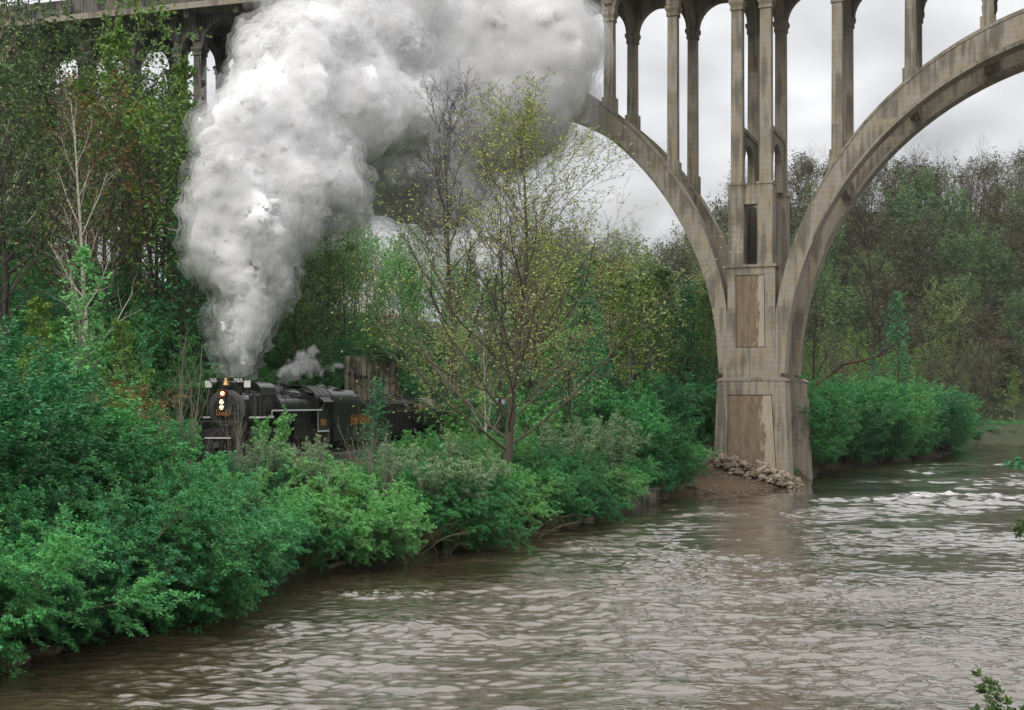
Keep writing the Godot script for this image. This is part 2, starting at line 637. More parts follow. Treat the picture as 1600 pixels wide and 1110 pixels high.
func arch_y(s: float, outer: bool) -> float:
	var q := (28.9 - s) / (27.2 if outer else 26.1)
	var k := sqrt(maxf(0.0, 1 - q * q))
	return rel(3.2 + 28.9 * k) if outer else rel(2.6 + 26.8 * k)


func rib_outline(sign_: float) -> PackedVector2Array:
	var p := PackedVector2Array()
	p.append(Vector2(sign_ * 2.02, 8.95))
	for i in 61:
		var s := 2.02 + (57.8 - 4.04) * (0.5 - 0.5 * cos(PI * i / 60.0))
		p.append(Vector2(sign_ * s, arch_y(s, true)))
	p.append(Vector2(sign_ * 55.78, 8.95))
	p.append(Vector2(sign_ * 55.35, 8.95))
	for i in 61:
		var s := 55.35 - (55.35 - 2.45) * (0.5 - 0.5 * cos(PI * i / 60.0))
		p.append(Vector2(sign_ * s, arch_y(s, false)))
	p.append(Vector2(sign_ * 2.45, 8.95))
	return p


func turned(b: MB, first: int, how: Transform3D) -> void:
	for i in range(first, b.v.size()):
		b.v[i] = how * b.v[i]
		b.n[i] = (how.basis * b.n[i]).normalized()


func trapezoid(y0: float, y1: float, x0: float, x1: float) -> PackedVector2Array:
	return PackedVector2Array([Vector2(-x0, y0), Vector2(x0, y0), Vector2(x1, y1), Vector2(-x1, y1)])


func shifted(p: PackedVector2Array, s: float) -> PackedVector2Array:
	var q := PackedVector2Array()
	for e in p:
		q.append(e + Vector2(s, 0))
	return q


# a raised frame round a panel: the ring between two four-sided outlines, as four pieces
func frame(b: MB, o: PackedVector2Array, i: PackedVector2Array, z0: float, z1: float) -> void:
	for k in 4:
		var l := (k + 1) % 4
		b.prism(PackedVector2Array([o[k], o[l], i[l], i[k]]), z0, z1)


func inset(p: PackedVector2Array, by: float) -> PackedVector2Array:
	var m := Vector2.ZERO
	for e in p:
		m += e / p.size()
	var q := PackedVector2Array()
	for e in p:
		q.append(e - Vector2(signf(e.x - m.x) * by, signf(e.y - m.y) * by))
	return q


func pier(parent: Node3D, s0: float, low: float, rich: bool) -> void:
	var con: Material = mats["concrete"]
	var pale: Material = mats["pale_concrete"]
	for leg in 2:
		var z := -0.0 if leg == 0 else -7.2
		var b := MB.new()
		var o := shifted(trapezoid(low, 8.72, 3.25, 2.85), s0)
		if leg == 0 and rich:
			var panel := PackedVector2Array([Vector2(-2.0, 1.08), Vector2(2.18, 1.08), Vector2(1.78, 7.56), Vector2(-1.96, 7.56)])
			b.prism(o, z - 2.5, z - 0.22)
			frame(b, o, panel, z - 0.219, z)
			obj("pier_base", b, con, parent)
			var p := inset(panel, 0.07)
			var f := MB.new()
			f.quad_uv(Vector3(p[0].x, p[0].y, -0.035), Vector3(p[1].x, p[1].y, -0.035), Vector3(p[2].x, p[2].y, -0.035), Vector3(p[3].x, p[3].y, -0.035), Vector3.BACK)
			f.prism(p, -0.218, -0.04)
			obj("base_panel", f, mats["stained_concrete"], parent).set_meta("label", "battered base panel with a wide brown water stain")
		else:
			b.prism(shifted(o, 0.5 if leg else 0.0), z - 2.5, z)
			obj("pier_base", b, con, parent)
		# weathered coping: a sloping shoulder broken into lumps
		var cap := MB.new()
		cap.prism(shifted(trapezoid(8.721, 9.02, 2.98, 2.62), s0 + (0.5 if leg else 0.0)), z - 2.45, z + 0.05)
		obj("coping", cap, pale, parent)
		# shaft
		var sh := MB.new()
		var foot := shifted(trapezoid(9.001, 10.55, 2.3, 2.28), s0)
		var body := shifted(trapezoid(10.551, 18.35, 2.03, 2.0), s0)
		sh.prism(foot, z - 2.35, z - 0.12)
		if leg == 0 and rich:
			var panel := PackedVector2Array([Vector2(-1.3, 11.55), Vector2(1.2, 11.55), Vector2(1.12, 17.7), Vector2(-1.33, 17.7)])
			sh.prism(body, z - 2.3, z - 0.42)
			frame(sh, body, panel, z - 0.419, z - 0.2)
			var p := inset(panel, 0.06)
			var f := MB.new()
			f.quad_uv(Vector3(p[0].x, p[0].y, -0.235), Vector3(p[1].x, p[1].y, -0.235), Vector3(p[2].x, p[2].y, -0.235), Vector3(p[3].x, p[3].y, -0.235), Vector3.BACK)
			f.prism(p, -0.418, -0.24)
			obj("shaft_panel", f, mats["stained_concrete"], parent).set_meta("label", "tall shaft panel stained brown by seeping water")
		else:
			sh.prism(body, z - 2.3, z - 0.2)
		obj("pier_shaft", sh, con, parent)
		var top := MB.new()
		top.prism(shifted(trapezoid(18.351, 18.6, 2.14, 2.14), s0), z - 2.4, z - 0.1)
		obj("shaft_coping", top, con, parent)
		# two pedestals that carry the tall columns
		for side in [-1, 1]:
			var pc: float = s0 + (-1.33 if side < 0 else 1.12)
			var ped := MB.new()
			ped.box(Vector3(pc, 22.0, z - 1.15), Vector3(1.3, 6.79, 1.6))
			ped.box(Vector3(pc, 25.5, z - 1.15), Vector3(1.42, 0.22, 1.72))
			obj("column_pedestal", ped, con, parent)
		var beam := MB.new()
		beam.box(Vector3(s0 - 0.1, 24.55, z - 1.0), Vector3(1.14, 1.6, 0.9))
		obj("pedestal_beam", beam, con, parent)
	# recessed webs that join the two legs
	var web := MB.new()
	web.prism(shifted(trapezoid(low, 8.7, 2.35, 2.15), s0), -7.199, -2.501)
	web.prism(shifted(trapezoid(8.71, 18.3, 1.6, 1.6), s0), -7.35, -2.36)
	obj("pier_web", web, con, parent)
	for side in [-1, 1]:
		var ww := MB.new()
		ww.box(Vector3(s0 + side * 1.2, 21.4, -4.65), Vector3(0.5, 6.0, 5.36))
		obj("pedestal_web", ww, con, parent)
		# arched strut between the front and rear column
		var st := MB.new()
		var q := PackedVector2Array([Vector2(-6.25, 25.62), Vector2(-6.25, 30.2), Vector2(-0.0, 30.2), Vector2(-0.0, 25.62), Vector2(-0.9, 25.62)])
		for i in 9:
			var a := PI * i / 8.0
			q.append(Vector2(-3.1 + 2.2 * cos(a), 27.3 + 2.2 * sin(a)))
		q.append(Vector2(-5.3, 25.62))
		st.prism(q, -0.25, 0.25)
		st.box(Vector3(-3.12, 30.4, 0), Vector3(6.2, 0.39, 0.7))
		turned(st, 0, Transform3D(Basis(Vector3(0, 0, 1), Vector3.UP, Vector3(-1, 0, 0)), Vector3(s0 + side * 1.22, 0, -1.52)))
		obj("arched_strut", st, con, parent)


func cap_y(s: float) -> float:
	return rel(34.5 + GRADE * s)


func deck_y(s: float) -> float:
	return rel(37.75 + GRADE * s)


func column(parent: Node3D, s: float, z: float, low: float, thick: float, foot: bool) -> void:
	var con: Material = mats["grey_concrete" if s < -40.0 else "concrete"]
	var b := MB.new()
	var top := cap_y(s)
	var h := thick / 2
	b.frustum(Vector3(s, 0, z), low, top - 0.9, h, h * 0.93, -h, h, -h * 0.93, h * 0.93)
	if foot:
		b.box(Vector3(s, low + 0.35, z), Vector3(thick + 0.3, 1.9, thick + 0.3))
	var o := obj("spandrel_column", b, con, parent)
	var k := MB.new()
	k.box(Vector3(s, top - 0.76, z), Vector3(thick + 0.12, 0.26, thick + 0.12))
	k.frustum(Vector3(s, 0, z), top - 0.63, top - 0.3, h, h + 0.16, -h, h, -h - 0.16, h + 0.16)
	k.box(Vector3(s, top - 0.15, z), Vector3(thick + 0.34, 0.3, thick + 0.34))
	obj("capital", k, con, o)


func arch_wall(s0: float, s1: float, y0: float, y1a: float, y1b: float, leg: float, rise: float) -> PackedVector2Array:
	var p := PackedVector2Array([Vector2(s0, y0), Vector2(s0, y1a), Vector2(s1, y1b), Vector2(s1, y0)])
	var c := (s0 + s1) / 2
	var r := (s1 - s0) / 2 - leg
	for i in 17:
		var a := PI * i / 16.0
		p.append(Vector2(c + r * cos(a), y0 + rise * sin(a)))
	return p


func build_bridge() -> void:
	concrete("concrete", lin(0.58, 0.525, 0.445), 41, 1.0 / 15.0, 1.0)
	concrete("pale_concrete", lin(0.52, 0.47, 0.40), 47)
	concrete("pile_concrete", lin(0.85, 0.80, 0.71), 59, 1.0 / 6.0, 1.4)
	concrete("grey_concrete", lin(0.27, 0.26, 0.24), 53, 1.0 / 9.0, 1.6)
	stained("stained_concrete", 61)
	var con: Material = mats["concrete"]
	var br := thing("arch_viaduct", "tall weathered concrete open-spandrel arch viaduct standing in the river edge", "bridge", W(20.15, 0, 104.3), TURN)
	pier(br, 0, -0.6, true)
	pier(br, -57.8, 5.0, false)
	pier(br, 57.8, -0.6, false)
	for side in [1.0, -1.0]:
		for r in 2:
			var b := MB.new()
			var z0 := -2.1 if r == 0 else -9.3
			b.prism(rib_outline(side), z0, z0 + 1.8)
			obj("arch_rib", b, con, br)
			# raised edge bands of the rib
			var e := MB.new()
			for i in 60:
				var sa := 3.4 + 51.0 * i / 60.0
				var sb := 3.4 + 51.0 * (i + 1) / 60.0
				var lo := 0.0
				for band in [[false, 0.0, 0.34], [true, -0.3, 0.0]]:
					var ya := arch_y(sa, band[0])
					var yb := arch_y(sb, band[0])
					if sa < 4.4 or sb > 53.4:
						continue
					e.prism(PackedVector2Array([Vector2(side * sa, ya + band[1]), Vector2(side * sb, yb + band[1]), Vector2(side * sb, yb + band[2]), Vector2(side * sa, ya + band[2])]), z0 + 1.801, z0 + 1.86)
			obj("edge_band", e, mats["pale_concrete"], br)
		# struts between the two ribs
		for s in [7.0, 12.8, 18.7, 24.6, 33.2, 39.1, 45.0, 50.8]:
			var y := (arch_y(s, true) + arch_y(s, false)) / 2
			var b := MB.new()
			b.box(Vector3(side * s, y, -4.8), Vector3(0.8, 1.3, 5.38))
			obj("rib_strut", b, con, br)
	# spandrel columns over the arches
	var along := [-57.8 - 1.33, -57.8 + 1.12, -1.33, 1.12, 57.8 - 1.33, 57.8 + 1.12]
	for s in [-1.33, 1.12]:
		for k in [-57.8, 0.0, 57.8]:
			for z in [-1.15, -8.35]:
				column(br, k + s, z, 25.61, 1.0, false)
	for side in [-1.0, 1.0]:
		for s in [7.0, 12.8, 18.7, 24.6, 33.2, 39.1, 45.0, 50.8]:
			along.append(side * s)
			for z in [-1.2, -8.4]:
				column(br, side * s, z, arch_y(s, true) - 0.5, 0.9, true)
			if s > 15 and s < 20:
				var st := MB.new()
				st.box(Vector3(side * s, arch_y(s, true) + 2.4, -4.8), Vector3(0.5, 1.1, 6.1))
				obj("column_strut", st, con, br)
	# approach bents that go down into the wooded slope
	for k in 8:
		var s := -65.2 - 6.1 * k
		along.append(s)
		for z in [-1.2, -8.4]:
			column(br, s, z, 6.0, 1.35, false)
		var st := MB.new()
		st.box(Vector3(s, cap_y(s) - 9.0, -4.8), Vector3(0.6, 1.2, 6.0))
		obj("bent_strut", st, con, br)
	along.sort()
	for i in along.size():
		var s: float = along[i]
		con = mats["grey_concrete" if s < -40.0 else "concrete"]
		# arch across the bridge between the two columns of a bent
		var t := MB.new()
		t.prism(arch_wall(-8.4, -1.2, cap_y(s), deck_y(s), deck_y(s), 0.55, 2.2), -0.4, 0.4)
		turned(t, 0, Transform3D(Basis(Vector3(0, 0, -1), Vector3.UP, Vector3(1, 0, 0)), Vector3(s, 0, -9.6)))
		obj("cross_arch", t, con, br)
		# bracket under the deck edge
		var k := MB.new()
		var q := PackedVector2Array([Vector2(-0.72, cap_y(s) + 0.6), Vector2(-0.72, deck_y(s) - 0.01), Vector2(1.15, deck_y(s) - 0.01), Vector2(1.15, deck_y(s) - 0.62)])
		for j in 6:
			var a := PI / 2 * j / 5.0
			q.append(Vector2(1.05 - 1.6 * sin(a), cap_y(s) + 0.6 + 1.85 * cos(a)))
		k.prism(q, -0.35, 0.35)
		turned(k, 0, Transform3D(Basis(Vector3(0, 0, 1), Vector3.UP, Vector3(-1, 0, 0)), Vector3(s, 0, 0)))
		obj("deck_bracket", k, con, br)
		if i + 1 < along.size():
			var e: float = along[i + 1]
			for z in [-1.2, -8.4]:
				var b := MB.new()
				b.prism(arch_wall(s, e, (cap_y(s) + cap_y(e)) / 2, deck_y(s), deck_y(e), 0.56, minf(2.55, (e - s) * 0.42)), z - 0.42, z + 0.42)
				obj("spandrel_arch", b, con, br)
	# deck: slab, ledge, parapet with pilasters, fence
	con = mats["concrete"]
	var a := -114.0
	var e := 62.0
	var d := MB.new()
	d.prism(PackedVector2Array([Vector2(a, deck_y(a)), Vector2(e, deck_y(e)), Vector2(e, deck_y(e) + 0.5), Vector2(a, deck_y(a) + 0.5)]), -10.9, 1.3)
	obj("deck_slab", d, con, br)
	var l := MB.new()
	for z in [1.301, -11.3]:
		l.prism(PackedVector2Array([Vector2(a, deck_y(a) - 0.1), Vector2(e, deck_y(e) - 0.1), Vector2(e, deck_y(e) + 0.5), Vector2(a, deck_y(a) + 0.5)]), z, z + 0.4)
	obj("deck_ledge", l, mats["concrete"], br)
	for z in [1.0, -10.9]:
		var w := MB.new()
		w.prism(PackedVector2Array([Vector2(a, deck_y(a) + 0.501), Vector2(e, deck_y(e) + 0.501), Vector2(e, deck_y(e) + 2.2), Vector2(a, deck_y(a) + 2.2)]), z, z + 0.35)
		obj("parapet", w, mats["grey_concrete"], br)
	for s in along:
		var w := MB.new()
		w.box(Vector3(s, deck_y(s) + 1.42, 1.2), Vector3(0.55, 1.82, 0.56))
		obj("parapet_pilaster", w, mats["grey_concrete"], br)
	var steel := flat("weathered_steel", lin(0.08, 0.08, 0.085), 0.5, 0.6)
	for i in 34:
		var s := -50.0 - 1.5 * i
		var w := MB.new()
		w.box(Vector3(s, deck_y(s) + 3.4, 1.2), Vector3(0.09, 2.4, 0.09))
		obj("fence_post", w, steel, br)
	for h in [2.55, 3.4, 4.5]:
		var w := MB.new()
		w.bar(Vector3(-100, deck_y(-100) + h, 1.2), Vector3(-49, deck_y(-49) + h, 1.2), 0.035, 5)
		obj("fence_rail", w, steel, br)


# ------------------------------------------------------------------ stones, walls
func rock_mesh(seed_: int, flatness: float) -> ArrayMesh:
	var f := noise(seed_, 0.9, 2)
	var m := MB.new()
	var s := SphereMesh.new()
	s.radial_segments = 9
	s.rings = 5
	var a := s.get_mesh_arrays()
	var pv: PackedVector3Array = a[Mesh.ARRAY_VERTEX]
	var idx: PackedInt32Array = a[Mesh.ARRAY_INDEX]
	var p := PackedVector3Array()
	for q in pv:
		var e := q * 2.0
		# squared off so that it breaks in facets
		var k := maxf(absf(e.x), maxf(absf(e.y), absf(e.z)))
		e = e.lerp(e / maxf(k, 0.5), 0.55) * (1.0 + 0.45 * f.get_noise_3d(e.x, e.y, e.z))
		p.append(Vector3(e.x, e.y * flatness, e.z * 0.8) * 0.5)
	for i in range(0, idx.size(), 3):
		var nn := (p[idx[i + 2]] - p[idx[i]]).cross(p[idx[i + 1]] - p[idx[i]])
		if nn.length() < 1e-6:
			continue
		nn = nn.normalized()
		var k := m.v.size()
		for j in 3:
			m.vert(p[idx[i + j]], nn)
		m.tri(k, k + 1, k + 2)
	return m.mesh()


func build_stones() -> void:
	var stone := flat("riprap_stone", lin(0.46, 0.40, 0.32), 0.9)
	var sn := noise(71, 20.0, 4)
	stone.albedo_texture = grain(71, 128, func(x, y):
		var k: float = 0.8 + 0.4 * sn.get_noise_2d(x, y)
		return Color(k, k * 0.98, k * 0.95))
	stone.uv1_triplanar = true
	stone.uv1_scale = Vector3.ONE * 0.9
	var dark := stone.duplicate()
	dark.albedo_color = lin(0.27, 0.22, 0.16)
	var forms := []
	for i in 6:
		forms.append(rock_mesh(80 + i, [0.5, 0.65, 0.4, 0.8, 0.55, 0.45][i]))
	rng.seed = 5
	var words := "angular grey-brown rock in the heap spilling down beside the pier foot"
	for i in 298:
		# the heap runs down from the left of the pier to the water in front of it
		var t := rnd(0, 1) ** 0.8
		var x := lerpf(14.4, 22.8, t) + rnd(-0.9, 0.9)
		var d := lerpf(107.0, 100.0, t) + rnd(-2.6, 1.4) * rnd(0.2, 1.0)
		var o := put("rock", forms[i % 6], stone if rnd(0, 1) < 0.62 else dark)
		var sz := 0.26 + 0.75 * rnd(0, 1) ** 2
		o.transform = Transform3D(Basis.from_euler(Vector3(rnd(-0.5, 0.5), rnd(0, TAU), rnd(-0.5, 0.5))).scaled(Vector3.ONE * sz), W(x, maxf(ground(x, d), -0.1) + rnd(-0.05, 0.45) + 0.5 * exp(-((d - lerpf(107.0, 100.2, t)) ** 2) / 1.2), d))
		tag(o, words, "rock", "rocks heaped at the foot of the pier")
	# pebbles and broken bits strewn over the mud
	var mm := MultiMesh.new()
	mm.transform_format = MultiMesh.TRANSFORM_3D
	mm.mesh = forms[1]
	var bits := []
	for i in 2600:
		var x := rnd(8.0, 23.0)
		var d := rnd(86.0, 105.0)
		var g := ground(x, d)
		if g > 0.0 and g < 2.6 and rnd(0, 1) < 0.75:
			var z := 0.07 + 0.26 * rnd(0, 1) ** 3
			bits.append(Transform3D(Basis.from_euler(Vector3(rnd(-0.4, 0.4), rnd(0, TAU), 0)).scaled(Vector3.ONE * z), W(x, g + 0.01, d)))
	mm.instance_count = bits.size()
	for i in bits.size():
		var place_at: Transform3D = bits[i]
		mm.set_instance_transform(i, place_at)
	var strewn := MultiMeshInstance3D.new()
	strewn.name = "pebbles"
	strewn.multimesh = mm
	strewn.material_override = dark
	add_child(strewn)
	tag(strewn, "small stones strewn over the muddy bank left of the pier", "pebbles", "", "stuff")
	var edge := [Vector3(-3.2, 55.8, 0.7), Vector3(2.0, 67.4, 0.8), Vector3(3.0, 69.3, 1.0), Vector3(4.0, 71.9, 0.9), Vector3(4.7, 73.6, 0.6), Vector3(-12.9, 33.6, 0.8), Vector3(-13.3, 32.2, 1.0)]
	var place := ["flat wet stone at the waterline below the reddish dead stems", "long wet stone at the waterline below the central tree", "largest wet stone at the waterline below the central tree", "low wet stone between the central tree and the concrete block", "small wet stone nearest the low concrete block", "wet stone at the water's edge beneath the lowest left bush", "dark broad stone at the water's edge in the lower left corner"]
	for i in edge.size():
		var e: Vector3 = edge[i]
		var o := put("shore_stone", forms[i % 6], dark)
		o.transform = Transform3D(Basis.from_euler(Vector3(0, i * 1.3, 0)).scaled(Vector3(e.z * 1.6, e.z * 0.8, e.z)), W(e.x, 0.05, e.y))
		tag(o, place[i], "stone")
	# low concrete block at the water's edge
	var w := MB.new()
	w.box(Vector3(0, 0.3, 0), Vector3(4.4, 2.0, 1.1))
	w.box(Vector3(0, 1.36, 0), Vector3(4.5, 0.12, 1.2))
	var o := obj("retaining_block", w, concrete("mossy_concrete", lin(0.27, 0.255, 0.20), 67, 1.0 / 6.0, 1.6))
	o.position = W(7.6, -0.25, 81.6)
	o.rotation.y = 0.55
	tag(o, "low mossy concrete retaining block at the waterline left of the pier", "retaining wall")
	# timber and post wall on the cutting behind the train
	var wall := thing("pile_wall", "row of tall weathered concrete piles with bolts behind the tender", "retaining wall", W(-13.1, 0, 116), -0.15)
	var tones := [0.95, 0.75, 0.9, 1.0, 0.8, 0.92, 0.7, 0.85, 0.6]
	for i in 9:
		var b := MB.new()
		var k: float = tones[i]
		b.tint = Color(k, k * 0.98, k * 0.93)
		b.box(Vector3(-2.4 + i * 0.54, 7.2 + 0.12 * sin(i * 2.1), 0.04 * sin(i * 3.0)), Vector3(0.47, 8.2, 0.4))
		var p := obj("pile", b, mats["pile_concrete"], wall)
		var c := MB.new()
		c.bar(Vector3(-2.4 + i * 0.54 + 0.24, 9.6 - i * 0.1, 0.18), Vector3(-2.4 + i * 0.54 + 0.24, 9.6 - i * 0.1, 0.42), 0.15, 8)
		obj("bolt", c, mats["weathered_steel"], p)
	var back := MB.new()
	back.box(Vector3(-0.2, 7.0, -0.4), Vector3(5.0, 7.8, 0.3))
	obj("backing", back, mats["grey_concrete"], wall)


# ------------------------------------------------------------------ the train
# Local axes of a vehicle: +z towards its front, +x to the side that faces the river, y up from the rail.
const ALONG_Z := Basis(Vector3(1, 0, 0), Vector3(0, 0, 1), Vector3(0, -1, 0))
const RAIL := 3.4


func along_z(x: float, y: float, z: float) -> Transform3D:
	return Transform3D(ALONG_Z, Vector3(x, y, z))


func words3d(text: String, size: float, font: String, bold := false) -> TextMesh:
	var f := SystemFont.new()
	f.font_names = PackedStringArray([font])
	if bold:
		f.font_weight = 700
	var t := TextMesh.new()
	t.text = text
	t.font = f
	t.font_size = 32
	t.pixel_size = size / 24.0
	t.depth = 0.02
	t.curve_step = 2.0
	return t


func wheel(parent: Node, called: String, x: float, z: float, r: float, mat: Material, heavy := false) -> void:
	var b := MB.new()
	var side := signf(x)
	var at := Transform3D(Basis(Vector3(0, 1, 0), Vector3(side, 0, 0), Vector3(0, 0, -side)).orthonormalized(), Vector3(x, r, z))
	b.lathe([Vector2(0, 0.1), Vector2(r * 0.2, 0.1), Vector2(r * 0.22, 0.03), Vector2(r * 0.8, 0.0), Vector2(r * 0.83, 0.07), Vector2(r, 0.07), Vector2(r, -0.06), Vector2(r + 0.04, -0.07), Vector2(r + 0.04, -0.11), Vector2(0, -0.11)], at, 28)
	if heavy:
		for k in 12:
			var a := TAU * k / 12.0
			b.bar(Vector3(x + side * 0.03, r, z), Vector3(x + side * 0.03, r + r * 0.82 * sin(a), z + r * 0.82 * cos(a)), 0.05, 5)
		var m := PackedVector2Array()
		for k in 9:
			var a := lerpf(-2.6, -0.55, k / 8.0)
			m.append(Vector2(r * 0.8 * cos(a), r * 0.8 * sin(a)))
		var first := b.v.size()
		b.prism(m, 0.0, 0.09)
		turned(b, first, Transform3D(Basis(Vector3(0, 0, -side), Vector3.UP, Vector3(side, 0, 0)), Vector3(x, r, z)))
	obj(called, b, mat, parent)


func rivets(b: MB, at: Array, r: float) -> void:
	for p in at:
		b.box(p, Vector3.ONE * r * 2)


func build_loco() -> void:
	var black := flat("engine_black", lin(0.04, 0.04, 0.039), 0.32)
	black.metallic_specular = 0.6
	black.clearcoat_enabled = true
	black.clearcoat = 0.5
	black.clearcoat_roughness = 0.25
	var soot := noise(91, 60.0, 4)
	black.albedo_texture = grain(91, 128, func(x, y):
		var k: float = 0.8 + 0.35 * soot.get_noise_2d(x, y * 0.6)
		return Color(k, k, k * 0.98))
	black.uv1_triplanar = true
	black.uv1_scale = Vector3.ONE * 0.3
	var graphite := flat("graphite_grey", lin(0.072, 0.072, 0.07), 0.5, 0.2)
	var dark := flat("sooty_black", lin(0.016, 0.015, 0.014), 0.7)
	var white := flat("white_paint", lin(0.72, 0.72, 0.69), 0.6)
	var steel := flat("bare_steel", lin(0.32, 0.31, 0.3), 0.35, 0.8)
	var brass := flat("brass", lin(0.50, 0.33, 0.13), 0.35, 0.85)
	var orange := flat("orange_lettering", lin(0.52, 0.22, 0.03), 0.7)
	var e := thing("steam_locomotive", "black steam locomotive with lit headlights and white-edged running boards", "locomotive", W(-17.1, RAIL, 74), -9.0 * PI / 180.0)
	var cy := 3.08
	# smokebox, boiler and firebox shell
	var b := MB.new()
	b.lathe([Vector2(1.13, 0.0), Vector2(1.13, 2.6), Vector2(1.16, 2.61), Vector2(1.16, 7.6), Vector2(1.30, 9.4), Vector2(1.32, 12.4), Vector2(0, 12.41)], Transform3D(Basis(Vector3(1, 0, 0), Vector3(0, 0, -1), Vector3(0, 1, 0)), Vector3(0, cy, 0)), 40)
	var boiler := obj("boiler", b, black, e)
	for z in [-2.6, -3.7, -5.0, -6.3, -7.6, -8.9, -10.2, -11.4]:
		var q := MB.new()
		var r: float = 1.165 if z > -7.7 else (1.262 if z > -9 else 1.33)
		q.lathe([Vector2(r, -0.05), Vector2(r + 0.02, -0.04), Vector2(r + 0.02, 0.04), Vector2(r, 0.05)], along_z(0, cy, z), 36)
		obj("boiler_band", q, graphite, boiler)
	# smokebox front: riveted ring, door, hinges, handrail
	var f := MB.new()
	f.lathe([Vector2(1.135, -0.12), Vector2(1.16, -0.1), Vector2(1.16, 0.02), Vector2(1.10, 0.07), Vector2(0.8, 0.075), Vector2(0.8, 0.02)], along_z(0, cy, 0), 48)
	var front := obj("smokebox_front", f, graphite, e)
	var rv := MB.new()
	for k in 44:
		var a := TAU * k / 44
		rv.box(Vector3(1.05 * cos(a), cy + 1.05 * sin(a), 0.085), Vector3(0.05, 0.05, 0.05))
		if k % 2 == 0:
			rv.box(Vector3(0.85 * cos(a), cy + 0.85 * sin(a), 0.085), Vector3(0.045, 0.045, 0.04))
	tag(obj("rivets", rv, graphite, front), "", "", "", "stuff")
	var door := MB.new()
	door.lathe([Vector2(0.8, 0.02), Vector2(0.79, 0.1), Vector2(0.74, 0.13), Vector2(0.4, 0.2), Vector2(0, 0.23)], along_z(0, cy - 0.02, 0), 48)
	var dr := obj("smokebox_door", door, dark, front)
	var hg := MB.new()
	for y in [-0.32, 0.3]:
		hg.box(Vector3(0.42, cy + y, 0.2), Vector3(0.75, 0.08, 0.07))
	hg.bar(Vector3(0.78, cy - 0.5, 0.17), Vector3(0.78, cy + 0.5, 0.17), 0.06, 8)
	for y in [-0.2, 0.0, 0.18]:
		hg.box(Vector3(0.62, cy + y, 0.17), Vector3(0.14, 0.1, 0.09))
	hg.box(Vector3(0.3, cy - 0.05, 0.24), Vector3(0.26, 0.42, 0.03))
	obj("door_hinge", hg, graphite, dr)
	var dogs := MB.new()
	for k in 18:
		var a := TAU * k / 18
		dogs.box(Vector3(0.76 * cos(a), cy + 0.76 * sin(a), 0.12), Vector3(0.07, 0.07, 0.08))
	tag(obj("door_clamps", dogs, graphite, dr), "", "", "", "stuff")
	# headlights
	for k in 2:
		var hy := 4.0 if k == 0 else 3.33
		var hl := MB.new()
		hl.lathe([Vector2(0, -0.25), Vector2(0.22, -0.22), Vector2(0.25, -0.1), Vector2(0.25, 0.16), Vector2(0.27, 0.17), Vector2(0.27, 0.21), Vector2(0.22, 0.21), Vector2(0.2, 0.1), Vector2(0, 0.06)], along_z(-0.12, hy, 0.32 if k else 0.26), 28)
		if k:
			hl.box(Vector3(-0.12, hy, 0.3), Vector3(0.44, 0.72, 0.3))
		var h := obj("headlight", hl, black if k else flat("copper_rim", lin(0.19, 0.06, 0.03), 0.4, 0.5), e)
		h.set_meta("label", "round upper headlight, lit" if k == 0 else "twin lower headlight, both lamps lit")
		for y in ([0.0] if k == 0 else [0.16, -0.17]):
			var lens := MB.new()
			lens.lathe([Vector2(0.14 if k else 0.13, 0), Vector2(0.1, 0.04), Vector2(0, 0.06)], along_z(-0.12, hy + y, 0.5 if k else 0.36), 20)
			var glow := flat("lit_lamp_glass", Color(1, 0.9, 0.75), 0.3)
			glow.emission_enabled = true
			glow.emission = Color(1.0, 0.80, 0.56)
			glow.emission_energy_multiplier = 1.8
			obj("lamp_glass", lens, glow, h)
	for y in [4.0, 3.49, 3.16]:
		var l := SpotLight3D.new()
		l.name = "headlight_beam"
		l.light_color = Color(1.0, 0.84, 0.62)
		l.light_energy = 1.5
		l.light_size = 0.12
		l.spot_range = 60
		l.spot_angle = 25
		l.spot_attenuation = 2.0
		l.shadow_enabled = true
		l.position = Vector3(-0.12, y, 0.62)
		l.rotation.y = PI
		e.add_child(l, true)
	# number plate
	var np := MB.new()
	np.box(Vector3(-0.1, 2.86, 0.3), Vector3(0.78, 0.3, 0.05))
	var plate := obj("number_plate", np, dark, e)
	var rim := MB.new()
	for y in [-0.15, 0.15]:
		rim.box(Vector3(-0.1, 2.86 + y, 0.33), Vector3(0.8, 0.03, 0.03))
	for x in [-0.4, 0.4]:
		rim.box(Vector3(-0.1 + x, 2.86, 0.33), Vector3(0.03, 0.33, 0.031))
	obj("plate_border", rim, orange, plate)
	var tx := put("number", words3d("765", 0.2, "Droid Sans", true), orange, plate)
	tx.position = Vector3(-0.1, 2.86, 0.335)
	tx.scale = Vector3(1.35, 1, 1)
	# bell, number boards, flags, feedwater heater across the top of the smokebox
	var fh := MB.new()
	fh.lathe([Vector2(0, -0.95), Vector2(0.25, -0.94), Vector2(0.31, -0.88), Vector2(0.31, 0.88), Vector2(0.25, 0.94), Vector2(0, 0.95)], Transform3D(Basis(Vector3(0, 1, 0), Vector3(-1, 0, 0), Vector3(0, 0, 1)), Vector3(0.05, 4.62, -0.75)), 24)
	fh.box(Vector3(0.05, 4.3, -0.7), Vector3(1.5, 0.5, 0.6))
	fh.box(Vector3(0.15, 4.93, -0.75), Vector3(1.3, 0.09, 0.7))
	obj("feedwater_heater", fh, black, e)
	var bf := MB.new()
	bf.box(Vector3(-0.28, 4.68, 0.1), Vector3(0.05, 0.5, 0.12))
	bf.box(Vector3(0.28, 4.68, 0.1), Vector3(0.05, 0.5, 0.12))
	bf.bar(Vector3(-0.3, 4.9, 0.1), Vector3(0.3, 4.9, 0.1), 0.03, 6)
	bf.box(Vector3(0, 4.4, -0.1), Vector3(0.62, 0.06, 0.6))
